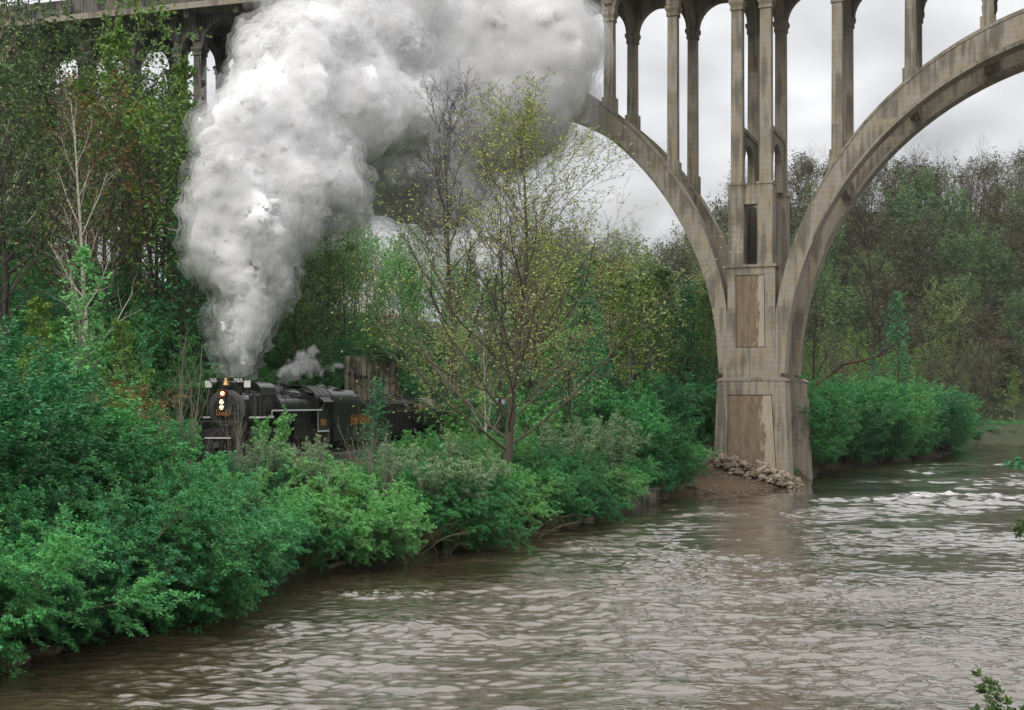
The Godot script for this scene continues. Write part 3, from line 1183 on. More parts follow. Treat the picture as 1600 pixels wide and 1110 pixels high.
	var hang := obj("bell_hanger", bf, black, e)
	var bell := MB.new()
	bell.lathe([Vector2(0, 4.94), Vector2(0.1, 4.93), Vector2(0.13, 4.82), Vector2(0.15, 4.66), Vector2(0.21, 4.55), Vector2(0.225, 4.5), Vector2(0.18, 4.5)], Transform3D(Basis.IDENTITY, Vector3(0, 0, 0.1)), 24)
	obj("bell", bell, brass, hang)
	for side in [-1, 1]:
		var nb := MB.new()
		nb.box(Vector3.ZERO, Vector3(0.62, 0.3, 0.34))
		var board := obj("number_board", nb, dark, e)
		board.position = Vector3(side * 0.74, 4.78, -0.1)
		board.rotation.y = 0.12 if side > 0 else -0.4
		var num := put("number", words3d("765", 0.235, "Droid Sans", true), white, board)
		num.position = Vector3(0, 0, 0.175)
		num.scale = Vector3(1.15, 1, 1)
		var fl := MB.new()
		fl.bar(Vector3(side * 1.22 + 0.06, 3.95, -0.1), Vector3(side * 1.22 + 0.06, 4.75, -0.1), 0.025, 6)
		fl.box(Vector3(side * 1.22 + 0.06, 4.05, -0.12), Vector3(0.2, 0.3, 0.22))
		var mast := obj("marker_lamp", fl, black, e)
		var cloth := MB.new()
		for k in 5:
			var x0: float = side * 1.22 + 0.06 + (k - 2.5) * 0.084
			cloth.quad(Vector3(x0, 4.36, -0.04 + 0.03 * sin(k * 1.6)), Vector3(x0 + 0.084, 4.36, -0.04 + 0.03 * sin(k * 1.6 + 1.6)), Vector3(x0 + 0.09, 4.76, -0.04 + 0.02 * sin(k * 1.3 + 1.3)), Vector3(x0, 4.76, -0.04 + 0.02 * sin(k * 1.3)), Vector3.BACK)
		var wf := obj("white_flag", cloth, white, mast)
		wf.set_meta("label", "small square white flag")
	# stack, dome, pipes and turrets on the boiler top
	var st := MB.new()
	st.lathe([Vector2(0.55, 4.1), Vector2(0.45, 4.3), Vector2(0.42, 4.75), Vector2(0.5, 4.8), Vector2(0.5, 4.9), Vector2(0.36, 4.9), Vector2(0.34, 4.2)], Transform3D(Basis.IDENTITY, Vector3(0, 0, -2.0)), 28)
	obj("smoke_stack", st, dark, e)
	var dm := MB.new()
	var dome := PackedVector2Array()
	for k in 13:
		var a := PI * k / 12.0
		dome.append(Vector2(0.72 * cos(a), 4.3 + 0.5 * sin(a)))
	dome.append(Vector2(-0.8, 3.9))
	dome.append(Vector2(0.8, 3.9))
	dm.prism(dome, -6.6, -3.7)
	obj("sand_dome", dm, black, e)
	var dm2 := MB.new()
	dm2.lathe([Vector2(0.62, 4.1), Vector2(0.56, 4.45), Vector2(0.4, 4.62), Vector2(0, 4.68)], Transform3D(Basis.IDENTITY, Vector3(0, 0, -8.2)), 24)
	obj("steam_dome", dm2, black, e)
	for z in [-7.2, -9.0, -9.5, -10.0, -10.6]:
		var v := MB.new()
		v.lathe([Vector2(0.1, 4.25), Vector2(0.1, 4.6), Vector2(0.14, 4.62), Vector2(0.14, 4.74), Vector2(0.05, 4.8), Vector2(0, 4.86)], Transform3D(Basis.IDENTITY, Vector3(0.25 * sin(z * 5), 0, z)), 10)
		obj("safety_valve", v, dark, e)
	for k in 8:
		var z := -4.0 - k * 0.27
		var pts := PackedVector3Array()
		var r := PackedFloat32Array()
		for j in 9:
			var a := lerpf(1.15, -0.35, j / 8.0)
			pts.append(Vector3(1.22 * cos(a), cy + 1.22 * sin(a), z - 0.25 * j / 8.0 * (1 if k > 2 else -1.2)))
			r.append(0.038)
		var p := MB.new()
		p.tube(pts, r, 6)
		obj("sand_pipe", p, dark, e)
	var hr := MB.new()
	hr.bar(Vector3(1.0, 4.02, -0.2), Vector3(1.16, 4.02, -11.6), 0.024, 6)
	var rail := obj("handrail", hr, graphite, e)
	for k in 7:
		var s := MB.new()
		s.bar(Vector3(0.75, 3.9, -0.8 - k * 1.7), Vector3(1.05, 4.03, -0.8 - k * 1.7), 0.03, 5)
		obj("stanchion", s, graphite, rail)
	var pp := MB.new()
	for j in 3:
		pp.tube(PackedVector3Array([Vector3(0.9, 4.2 - j * 0.1, -7), Vector3(1.05, 4.12 - j * 0.1, -8.5), Vector3(1.16, 4.05 - j * 0.12, -10), Vector3(1.2, 3.9 - j * 0.1, -12)]), PackedFloat32Array([0.045, 0.045, 0.045, 0.045]), 6)
	obj("pipework", pp, dark, e)
	# pump and its shield beside the smokebox, cylinder below
	for side in [-1, 1]:
		var sh := MB.new()
		sh.box(Vector3(side * 1.36, 3.15, -1.5), Vector3(0.5, 1.5, 1.5))
		sh.bar(Vector3(side * 1.64, 2.5, -1.2), Vector3(side * 1.64, 3.8, -1.2), 0.1, 10)
		sh.bar(Vector3(side * 1.64, 2.5, -1.75), Vector3(side * 1.64, 3.6, -1.75), 0.12, 10)
		obj("air_pump", sh, black, e)
		var pr := MB.new()
		pr.bar(Vector3(side * 1.5, 2.4, -0.72), Vector3(side * 1.5, 3.95, -0.72), 0.02, 5)
		obj("grab_rail", pr, steel, e)
		var cyl := MB.new()
		cyl.lathe([Vector2(0, -2.45), Vector2(0.42, -2.42), Vector2(0.46, -2.3), Vector2(0.46, -0.95), Vector2(0.42, -0.85), Vector2(0.2, -0.8), Vector2(0, -0.78)], along_z(side * 1.35, 0.95, 0), 24)
		cyl.lathe([Vector2(0, -2.2), Vector2(0.28, -2.18), Vector2(0.28, -1.0), Vector2(0, -0.98)], along_z(side * 1.3, 1.65, 0), 20)
		obj("cylinder", cyl, graphite, e)
	# running boards with white edges
	for side in [-1, 1]:
		var rb := MB.new()
		rb.box(Vector3(side * 1.38, 2.95, -8.35), Vector3(0.55, 0.05, 10.1))
		rb.box(Vector3(side * 1.45, 2.55, -2.0), Vector3(0.7, 0.05, 2.5))
		rb.box(Vector3(side * 1.38, 2.75, -3.28), Vector3(0.5, 0.4, 0.04))
		var run := obj("running_board", rb, black, e)
		var ed := MB.new()
		ed.box(Vector3(side * 1.665, 2.96, -8.35), Vector3(0.03, 0.1, 10.1))
		ed.box(Vector3(side * 1.79, 2.56, -1.97), Vector3(0.03, 0.1, 2.5))
		ed.box(Vector3(side * 1.45, 2.56, -0.735), Vector3(0.66, 0.1, 0.03))
		ed.box(Vector3(side * 1.655, 2.75, -3.255), Vector3(0.035, 0.44, 0.06))
		obj("white_edge", ed, white, run)
	var ar := MB.new()
	for z in [-6.2, -7.35]:
		ar.lathe([Vector2(0, -0.5), Vector2(0.2, -0.48), Vector2(0.29, -0.4), Vector2(0.29, 0.4), Vector2(0.2, 0.48), Vector2(0, 0.5)], along_z(1.35, 2.45, z), 22)
	obj("air_reservoir", ar, graphite, e)
	# firebox side with stay bolts
	var fb := MB.new()
	fb.box(Vector3(0, 1.95, -10.6), Vector3(2.35, 1.9, 3.4))
	var fire := obj("firebox", fb, black, e)
	var bolts := MB.new()
	for i in 9:
		for j in 5:
			bolts.box(Vector3(1.185, 1.3 + j * 0.3, -9.1 - i * 0.36), Vector3(0.05, 0.06, 0.06))
	tag(obj("stay_bolts", bolts, graphite, fire), "", "", "", "stuff")
	var ash := MB.new()
	ash.prism(PackedVector2Array([Vector2(-1.1, 1.0), Vector2(1.1, 1.0), Vector2(0.7, 0.35), Vector2(-0.7, 0.35)]), -12.2, -9.0)
	obj("ash_pan", ash, dark, e)
	# pilot, steps, coupler
	var pil := MB.new()
	pil.box(Vector3(0, 1.55, 0.95), Vector3(2.5, 0.5, 0.3))
	pil.box(Vector3(0, 1.85, 0.5), Vector3(2.2, 0.06, 1.2))
	for k in 13:
		var px := -1.2 + k * 0.2
		pil.bar(Vector3(px, 1.32, 1.06), Vector3(px * 0.85, 0.25, 1.5 - 0.25 * absf(px)), 0.045, 5)
	pil.box(Vector3(0, 0.25, 1.3), Vector3(2.1, 0.1, 0.2))
	for x in [-1.25, 1.25]:
		pil.box(Vector3(x, 2.05, 0.5), Vector3(0.08, 0.6, 0.9))
	var pilot := obj("pilot", pil, dark, e)
	var sb := MB.new()
	sb.box(Vector3(-0.1, 1.36, 1.14), Vector3(1.6, 0.07, 0.06))
	obj("white_step_edge", sb, white, pilot)
	var cp := MB.new()
	cp.box(Vector3(0, 0.95, 1.5), Vector3(0.26, 0.34, 0.5))
	cp.box(Vector3(0.06, 0.95, 1.75), Vector3(0.3, 0.3, 0.16))
	obj("coupler", cp, graphite, pilot)
	var pb := MB.new()
	pb.bar(Vector3(-1.2, 2.32, 0.9), Vector3(1.2, 2.32, 0.9), 0.025, 6)
	for x in [-1.2, 0.0, 1.2]:
		pb.bar(Vector3(x, 1.6, 0.9), Vector3(x, 2.32, 0.9), 0.025, 6)
	obj("pilot_handrail", pb, graphite, pilot)
	# frame, wheels, rods
	var fr := MB.new()
	for x in [-0.6, 0.6]:
		fr.box(Vector3(x, 1.15, -6.5), Vector3(0.14, 0.7, 14.5))
	obj("frame", fr, dark, e)
	for side in [-1, 1]:
		for z in [-1.2, ]:
			wheel(e, "leading_wheel", side * 0.76, z, 0.46, dark)
		for k in 4:
			wheel(e, "driving_wheel", side * 0.78, -3.6 - k * 1.83, 0.87, black, true)
		for z in [-11.4, -13.0]:
			wheel(e, "trailing_wheel", side * 0.78, z, 0.53, dark)
		var rod := MB.new()
		rod.box(Vector3(side * 1.02, 0.62, -6.35), Vector3(0.07, 0.2, 5.8))
		for k in 4:
			rod.bar(Vector3(side * 0.9, 0.62, -3.6 - k * 1.83), Vector3(side * 1.1, 0.62, -3.6 - k * 1.83), 0.16, 12)
		obj("side_rod", rod, steel, e)
		var main := MB.new()
		main.bar(Vector3(side * 1.14, 0.95, -2.6), Vector3(side * 1.14, 0.62, -5.43), 0.08, 6)
		main.box(Vector3(side * 1.14, 0.95, -2.9), Vector3(0.12, 0.4, 0.45))
		main.bar(Vector3(side * 1.2, 1.6, -2.4), Vector3(side * 1.2, 1.5, -4.2), 0.05, 6)
		main.bar(Vector3(side * 1.2, 1.7, -4.3), Vector3(side * 1.2, 0.7, -5.3), 0.06, 6)
		obj("main_rod", main, steel, e)
	# cab
	var cab := MB.new()
	var roof := PackedVector2Array()
	for k in 15:
		var a := lerpf(0.12, PI - 0.12, k / 14.0)
		roof.append(Vector2(1.62 * cos(a), 3.62 + 1.1 * sin(a)))
	var shell := roof.duplicate()
	for k in range(14, -1, -1):
		shell.append(roof[k] * Vector2(0.95, 1) - Vector2(0, 0.07))
	cab.prism(shell, -15.9, -12.3)
	var cabroof := obj("cab_roof", cab, graphite, e)
	var seam := MB.new()
	for z in [-12.35, -13.5, -14.7]:
		var o := PackedVector2Array()
		for p in roof:
			o.append(p * Vector2(1.005, 1) + Vector2(0, 0.03))
		for k in range(14, -1, -1):
			o.append(roof[k])
		seam.prism(o, z - 0.04, z + 0.04)
	obj("roof_seam", seam, black, cabroof)
	for side in [-1, 1]:
		var cs := MB.new()
		# side sheet round a window opening
		cs.box(Vector3(side * 1.56, 2.25, -13.9), Vector3(0.05, 1.6, 2.6))
		cs.box(Vector3(side * 1.56, 3.4, -12.8), Vector3(0.05, 0.75, 0.4))
		cs.box(Vector3(side * 1.56, 3.4, -15.0), Vector3(0.05, 0.75, 0.4))
		cs.box(Vector3(side * 1.56, 3.82, -13.9), Vector3(0.05, 0.14, 2.6))
		var cside := obj("cab_side", cs, black, e)
		var line := MB.new()
		line.box(Vector3(side * 1.6, 1.45, -13.9), Vector3(0.04, 0.1, 2.6))
		line.box(Vector3(side * 1.6, 2.2, -12.62), Vector3(0.03, 1.5, 0.05))
		obj("white_edge", line, white, cside)
		var aw := MB.new()
		aw.quad(Vector3(side * 1.59, 3.86, -15.2), Vector3(side * 1.59, 3.86, -12.9), Vector3(side * 1.95, 3.52, -12.9), Vector3(side * 1.95, 3.52, -15.2), Vector3(side, 1, 0).normalized())
		aw.quad(Vector3(side * 1.59, 3.84, -15.2), Vector3(side * 1.59, 3.84, -12.9), Vector3(side * 1.95, 3.50, -12.9), Vector3(side * 1.95, 3.50, -15.2), Vector3(-side, -1, 0).normalized())
		obj("window_awning", aw, graphite, cside)
		if side > 0:
			var num := put("number", words3d("765", 0.42, "Droid Serif", true), orange, cside)
			num.position = Vector3(1.6, 2.05, -13.9)
			num.rotation.y = PI / 2
			num.scale = Vector3(1.5, 1, 1)
	var cf := MB.new()
	cf.box(Vector3(0, 3.2, -12.5), Vector3(3.1, 1.5, 0.05))
	cf.box(Vector3(0, 1.5, -14.0), Vector3(3.0, 0.1, 3.0))
	obj("cab_front", cf, dark, e)


func track_at(d: float) -> Vector3:
	for i in track.size() - 1:
		if d <= track[i + 1].y:
			var t: float = (d - track[i].y) / (track[i + 1].y - track[i].y)
			var x := lerpf(track[i].x, track[i + 1].x, t)
			return W(x, RAIL, d)
	return W(track[-1].x, RAIL, d)


# a vehicle's base at its middle, facing along the track
func on_track(d_front: float, length: float) -> Transform3D:
	var a := track_at(d_front)
	var d := d_front
	while track_at(d).distance_to(a) < length:
		d += 0.05
	var b := track_at(d)
	var z := (a - b).normalized()
	return Transform3D(Basis(Vector3.UP.cross(z).normalized(), Vector3.UP, z), a)


func truck(parent: Node3D, z: float, axles: int, r: float) -> void:
	var dark: Material = mats["sooty_black"]
	var b := MB.new()
	var l := axles * 1.7
	for x in [-1.0, 1.0]:
		b.box(Vector3(x, 0.6, z), Vector3(0.16, 0.3, l))
	b.box(Vector3(0, 0.65, z), Vector3(1.9, 0.24, 0.5))
	var o := obj("truck", b, dark, parent)
	for k in axles:
		for x in [-0.76, 0.76]:
			wheel(o, "wheel", x, z + (k - (axles - 1) / 2.0) * 1.6, r, dark)


func build_cars() -> void:
	var black: Material = mats["engine_black"]
	var graphite: Material = mats["graphite_grey"]
	var dark: Material = mats["sooty_black"]
	var orange: Material = mats["orange_lettering"]
	var white: Material = mats["white_paint"]
	# tender
	var tf := on_track(90.1, 13.5)
	var t := thing("tender", "long black coal tender with orange lettering behind the locomotive cab", "tender")
	t.transform = tf
	var b := MB.new()
	b.box(Vector3(0, 2.0, -6.9), Vector3(3.1, 2.7, 13.4))
	b.box(Vector3(0, 3.42, -6.9), Vector3(3.16, 0.14, 13.44))
	var body := obj("tank", b, black, t)
	var rv := MB.new()
	for k in 12:
		var z := -0.6 - k * 1.14
		for j in 16:
			rv.box(Vector3(1.555, 0.8 + j * 0.165, z), Vector3(0.02, 0.035, 0.035))
	for k in 80:
		for y in [0.75, 3.28]:
			rv.box(Vector3(1.555, y, -0.3 - k * 0.166), Vector3(0.02, 0.035, 0.035))
	tag(obj("rivet_rows", rv, black, body), "", "", "", "stuff")
	# curved coal bunker sides
	var bk := MB.new()
	var o := PackedVector2Array()
	for k in 9:
		var a := PI / 2 * k / 8.0
		o.append(Vector2(0.85 + 0.7 * cos(a), 3.5 + 0.95 * sin(a)))
	for k in range(8, -1, -1):
		var a := PI / 2 * k / 8.0
		o.append(Vector2(0.85 + 0.62 * cos(a), 3.5 + 0.87 * sin(a)))
	bk.prism(o, -6.6, -0.1)
	var mirrored := PackedVector2Array()
	for p in o:
		mirrored.append(p * Vector2(-1, 1))
	bk.prism(mirrored, -6.6, -0.1)
	bk.box(Vector3(0, 3.9, -6.6), Vector3(2.8, 0.8, 0.08))
	obj("coal_bunker", bk, flat("scuffed_black_steel", lin(0.10, 0.10, 0.10), 0.32, 0.5), t)
	var coal := MB.new()
	var cn := noise(95, 1.1, 3)
	var g := []
	for i in 27:
		for j in 12:
			var z := -6.5 + i * 0.25
			var x := -1.2 + j * 0.218
			var h := 4.15 + 0.62 * exp(-((z + 2.4) ** 2) / 3.2) * (1 - (x / 1.7) ** 2) + 0.16 * cn.get_noise_2d(x * 6, z * 6)
			coal.v.append(Vector3(x, h, z))
			coal.n.append(Vector3.UP)
			coal.c.append(Color(1, 1, 1))
	for i in 26:
		for j in 11:
			var k := i * 12 + j
			for tr in [[k, k + 1, k + 12], [k + 1, k + 13, k + 12]]:
				g.append(tr)
	var cm := MB.new()
	for tr in g:
		var nn: Vector3 = (coal.v[tr[1]] - coal.v[tr[0]]).cross(coal.v[tr[2]] - coal.v[tr[0]]).normalized()
		nn *= signf(nn.y)
		var f := cm.v.size()
		for q in tr:
			cm.vert(coal.v[q], nn)
		cm.tri(f, f + 1, f + 2)
	tag(obj("coal", cm, flat("coal", lin(0.02, 0.02, 0.02), 0.35), t), "", "", "", "stuff")
	var txt := put("lettering", words3d("Nickel Plate Road", 0.62, "Droid Serif"), orange, t)
	txt.position = Vector3(1.57, 2.15, -7.2)
	txt.rotation.y = PI / 2
	txt.scale = Vector3(0.8, 1.15, 1)
	var hr := MB.new()
	for k in 6:
		hr.bar(Vector3(1.45, 3.5, -7.2 - k * 1.15), Vector3(1.45, 3.86, -7.2 - k * 1.15), 0.03, 5)
	hr.bar(Vector3(1.45, 3.85, -6.9), Vector3(1.45, 3.85, -13.3), 0.025, 5)
	hr.tube(PackedVector3Array([Vector3(1.2, 3.5, -7.3), Vector3(1.2, 4.35, -7.3), Vector3(1.2, 4.5, -7.5), Vector3(1.2, 4.35, -7.7), Vector3(1.2, 3.5, -7.7)]), PackedFloat32Array([0.03, 0.03, 0.03, 0.03, 0.03]), 5)
	hr.tube(PackedVector3Array([Vector3(1.4, 3.5, -12.9), Vector3(1.4, 4.0, -12.9), Vector3(1.4, 4.0, -13.4), Vector3(1.4, 3.5, -13.4)]), PackedFloat32Array([0.03, 0.03, 0.03, 0.03]), 5)
	obj("handrail", hr, graphite, t)
	for z in [-3.2, -10.6]:
		truck(t, z, 3, 0.46)
	# auxiliary tender: a plain dark car with a ribbed side and a rounded grey roof edge
	var d := 104.4
	var a := thing("auxiliary_tender", "plain dark ribbed car with a grey roof edge, coupled behind the lettered tender", "rail car")
	a.transform = on_track(d, 15.0)
	b = MB.new()
	b.box(Vector3(0, 2.05, -7.4), Vector3(3.0, 2.6, 14.8))
	var car := obj("car_body", b, flat("dark_maroon_grey", lin(0.028, 0.025, 0.025), 0.5), a)
	var rb := MB.new()
	for k in 15:
		rb.box(Vector3(1.52, 2.05, -0.4 - k * 1.0), Vector3(0.05, 2.5, 0.1))
	tag(obj("side_ribs", rb, flat("dark_maroon_grey", lin(0.028, 0.025, 0.025)), car), "", "", "", "stuff")
	var ro := MB.new()
	ro.prism(PackedVector2Array([Vector2(-1.55, 3.35), Vector2(1.55, 3.35), Vector2(1.4, 3.72), Vector2(-1.4, 3.72)]), -14.9, 0.05)
	ro.box(Vector3(0, 3.85, -8.5), Vector3(1.2, 0.3, 11.0))
	obj("roof", ro, graphite, a)
	var tr2 := MB.new()
	for z in [-2.0, -4.6, -7.0, -9.6, -12.2]:
		tr2.box(Vector3(0.3, 4.05, z), Vector3(0.5, 0.25, 0.8))
	obj("roof_hatch", tr2, dark, a)
	for z in [-2.6, -12.2]:
		truck(a, z, 2, 0.46)
	# passenger coaches with silver roofs
	var silver := flat("silver_roof", lin(0.36, 0.36, 0.35), 0.4, 0.4)
	d = 120.0
	var spoken := ["first silver-roofed passenger coach, half hidden behind branches", "second silver-roofed passenger coach behind the central tree", "third silver-roofed coach, farthest along the curve"]
	for n in 3:
		var c := thing("passenger_coach", spoken[n], "rail car", Vector3.ZERO, 0, "coaches of the train")
		c.transform = on_track(d, 24.0)
		b = MB.new()
		b.box(Vector3(0, 1.2, -12), Vector3(3.0, 0.9, 23.6))
		b.box(Vector3(0, 2.95, -12), Vector3(3.0, 0.6, 23.6))
		b.box(Vector3(0, 2.1, -12), Vector3(2.86, 1.2, 23.5))
		for k in 12:
			b.box(Vector3(0, 2.1, -0.75 - k * 2.04), Vector3(3.0, 1.1, 0.75))
		obj("car_body", b, flat("coach_green", lin(0.045, 0.05, 0.045), 0.45), c)
		for k in 11:
			var w := MB.new()
			w.box(Vector3(1.45, 2.1, -1.77 - k * 2.04), Vector3(0.03, 0.95, 1.2))
			obj("window", w, flat("window_glass", lin(0.03, 0.035, 0.04), 0.08), c)
		var roofp := PackedVector2Array()
		for k in 13:
			var q := PI * k / 12.0
			roofp.append(Vector2(1.55 * cos(q), 3.26 + 0.75 * sin(q)))
		var rm := MB.new()
		rm.prism(roofp, -23.9, -0.1)
		var roof := obj("roof", rm, silver, c)
		for k in 7:
			var v := MB.new()
			v.box(Vector3(0, 4.1, -2.6 - k * 3.1), Vector3(0.6, 0.28, 1.0))
			obj("roof_vent", v, dark, roof)
		for z in [-3.0, -20.6]:
			truck(c, z, 2, 0.46)
		# next one
		var from := track_at(d)
		while track_at(d).distance_to(from) < 24.6:
			d += 0.05


func build_track() -> void:
	var ballast := flat("ballast", lin(0.2, 0.18, 0.16), 0.95)
	var bn := noise(97, 2.5, 2)
	ballast.albedo_texture = grain(97, 128, func(x, y):
		var k: float = 0.75 + 0.45 * bn.get_noise_2d(x, y)
		return Color(k, k, k))
	ballast.uv1_triplanar = true
	ballast.uv1_world_triplanar = true
	var b := MB.new()
	var rails := [MB.new(), MB.new()]
	var d := 40.0
	while d < 200:
		var p := track_at(d)
		var q := track_at(d + 4)
		var side := (q - p).cross(Vector3.UP).normalized()
		for k in 3:
			var w0: float = [-2.6, -1.6, 1.6][k]
			var w1: float = [-1.6, 1.6, 2.6][k]
			var y0: float = [-0.75, -0.2, -0.2][k]
			var y1: float = [-0.2, -0.2, -0.75][k]
			b.quad(p + side * w0 + Vector3.UP * y0, p + side * w1 + Vector3.UP * y1, q + side * w1 + Vector3.UP * y1, q + side * w0 + Vector3.UP * y0, (Vector3.UP + side * [-0.5, 0.0, 0.5][k]).normalized())
		for k in 2:
			var s: float = -0.75 if k == 0 else 0.75
			rails[k].tube(PackedVector3Array([p + side * s - Vector3.UP * 0.08, q + side * s - Vector3.UP * 0.08]), PackedFloat32Array([0.07, 0.07]), 5)
		d += 4
	tag(obj("trackbed", b, ballast), "grey ballast bed that carries the railway line", "trackbed", "", "structure")
	for k in 2:
		tag(obj("rail", rails[k], flat("rail_steel", lin(0.2, 0.16, 0.13), 0.5, 0.6)), ["steel rail on the hill side of the line", "steel rail on the river side of the line"][k], "rail", "", "structure")


# ------------------------------------------------------------------ growing trees
# P: levels, segs[], wob[], up[], n[], t0[], ang[], lr[], taper, sides[], leaf_from, leaves, leaf_l, leaf_w, spread, hues[]; cone > 0 shortens the upper limbs
func grow(P: Dictionary, seed_: int) -> Array:
	rng.seed = seed_
	var wood := MB.new()
	var leaf := MB.new()
	var stems: int = P.get("stems", 1)
	for k in stems:
		var a := TAU * k / stems + rnd(-0.5, 0.5)
		var lean: float = P.get("lean", 0.0) * rnd(0.4, 1.2)
		var dir := Vector3(cos(a) * lean, 1, sin(a) * lean).normalized()
		var len_: float = P.height * (1.0 if stems == 1 else rnd(0.65, 1.0))
		var at: Vector3 = Vector3(cos(a), 0, sin(a)) * (P.get("base", 0.0) * rnd(0.2, 1.0))
		_branch(P, wood, leaf, at, dir, len_, P.radius * (1.0 if stems == 1 else rnd(0.6, 1.0)), 0)
	return [wood.mesh(), leaf.mesh() if leaf.ix.size() else null]


func _branch(P: Dictionary, wood: MB, leaf: MB, pos: Vector3, dir: Vector3, length: float, radius: float, lvl: int) -> void:
	var segs: int = P.segs[lvl]
	var pts := PackedVector3Array([pos])
	var rad := PackedFloat32Array([radius])
	var dirs := [dir]
	var p := pos
	var d := dir
	var tip: float = P.taper if lvl == 0 else 0.3
	for i in segs:
		d = (d + rdir() * P.wob[lvl] + Vector3.UP * P.up[lvl]).normalized()
		p += d * (length / segs)
		pts.append(p)
		rad.append(radius * lerpf(1.0, tip, (i + 1.0) / segs))
		dirs.append(d)
	if lvl == 0:
		rad[0] *= 1.25
	if radius > P.get("thinnest", 0.0):
		wood.tint = P.get("bark", Color(1, 1, 1)) if lvl < 2 else P.get("twig", Color(0.9, 0.9, 0.9))
		wood.tube(pts, rad, P.sides[lvl])
	if lvl < P.levels:
		var n: int = P.n[lvl]
		var az := rnd(0, TAU)
		for k in n:
			var t: float = lerpf(P.t0[lvl], 1.0, (k + rnd(0.2, 0.8)) / n)
			var fi := t * segs
			var i := mini(int(fi), segs - 1)
			var q := pts[i].lerp(pts[i + 1], fi - i)
			az += 2.4 + rnd(-0.5, 0.5)
			var dd: Vector3 = dirs[mini(i + 1, segs)]
			var u := dd.cross(Vector3.UP if absf(dd.y) < 0.95 else Vector3.RIGHT).normalized()
			var w := dd.cross(u)
			var ang: float = P.ang[lvl] * rnd(0.75, 1.2)
			if lvl == 0:
				ang *= lerpf(1.15, 0.6, t)
			var cd := (dd * cos(ang) + (u * cos(az) + w * sin(az)) * sin(ang)).normalized()
			var shape: float = 1.0
			if lvl == 0:
				var cone: float = P.get("cone", 0.5)
				shape = lerpf(1.0, (1.12 - t) / (1.12 - P.t0[0]), cone)
				var roundness: float = P.get("round", 0.0)
				shape *= lerpf(1.0, 0.45 + 0.65 * sin(PI * clampf((t - P.t0[0]) / (1 - P.t0[0]) * 0.85 + 0.12, 0, 1)), roundness)
			var cl: float = length * P.lr[lvl] * shape * rnd(0.7, 1.2)
			_branch(P, wood, leaf, q, cd, cl, maxf(radius * lerpf(1.0, tip, t) * (P.get("limb", 0.55) if lvl == 0 else 0.55), P.get("fine", 0.004)), lvl + 1)
	if lvl >= P.leaf_from:
		var n: int = P.leaves
		var sp: float = P.spread
		var hues: Array = P.hues
		var t00: float = P.get("leaf_t0", 0.15)
		var lay: float = P.get("layered", 0.0)
		var sprig: int = P.get("sprig", 1)
		for k in n:
			var t := lerpf(t00, 1.0, rnd(0, 1))
			var fi := t * segs
			var i := mini(int(fi), segs - 1)
			var q := pts[i].lerp(pts[i + 1], fi - i) + rdir() * (sp * rnd(0.1, 1.0))
			var h: Color = hues[rng.randi() % hues.size()]
			for j in sprig:
				var out: Vector3 = (dirs[i] * 0.5 + rdir()).normalized()
				var up := rdir()
				if lay > 0.0:
					out.y *= 1.0 - 0.75 * lay
					out = out.normalized()
					up = Vector3.UP.lerp(up, 0.75 - 0.4 * lay).normalized()
				var s := rnd(0.65, 1.25)
				var kk := rnd(0.75, 1.2)
				leaf.leaf(q, out, up, P.leaf_l * s, P.leaf_w * s, Color(h.r * kk, h.g * kk, h.b * kk))


var kinds := {}


# a plant of a kind that has been grown: trunk and crown are its parts
func plant(called: String, kind: String, label: String, category: String, at: Vector3, tall: float, turn: float, group := "", wide := 1.0, crown_mat: Material = null, wood_mat: Material = null) -> Node3D:
	var k: Dictionary = kinds[kind]
	var o := thing(called, label, category, at, turn, group)
	var s: float = tall / k.height
	o.scale = Vector3(s * wide, s, s * wide)
	put("trunk" if category == "tree" else "stem", k.wood, wood_mat if wood_mat else k.bark, o)
	if k.leaf:
		put("crown" if category == "tree" else "foliage", k.leaf, crown_mat if crown_mat else k.crown, o)
	return o


func kind(called: String, P: Dictionary, seed_: int, bark: Material, crown: Material) -> void:
	var r := grow(P, seed_)
	kinds[called] = {"wood": r[0], "leaf": r[1], "height": P.height * P.get("tops", 1.0), "bark": bark, "crown": crown}


func shades(base: Array, spread: float) -> Array:
	var out := []
	for i in 6:
		var k := lerpf(1 - spread, 1 + spread, i / 5.0)
		for b in base:
			out.append(Color(b.r * k, b.g * k, b.b * k))
	return out


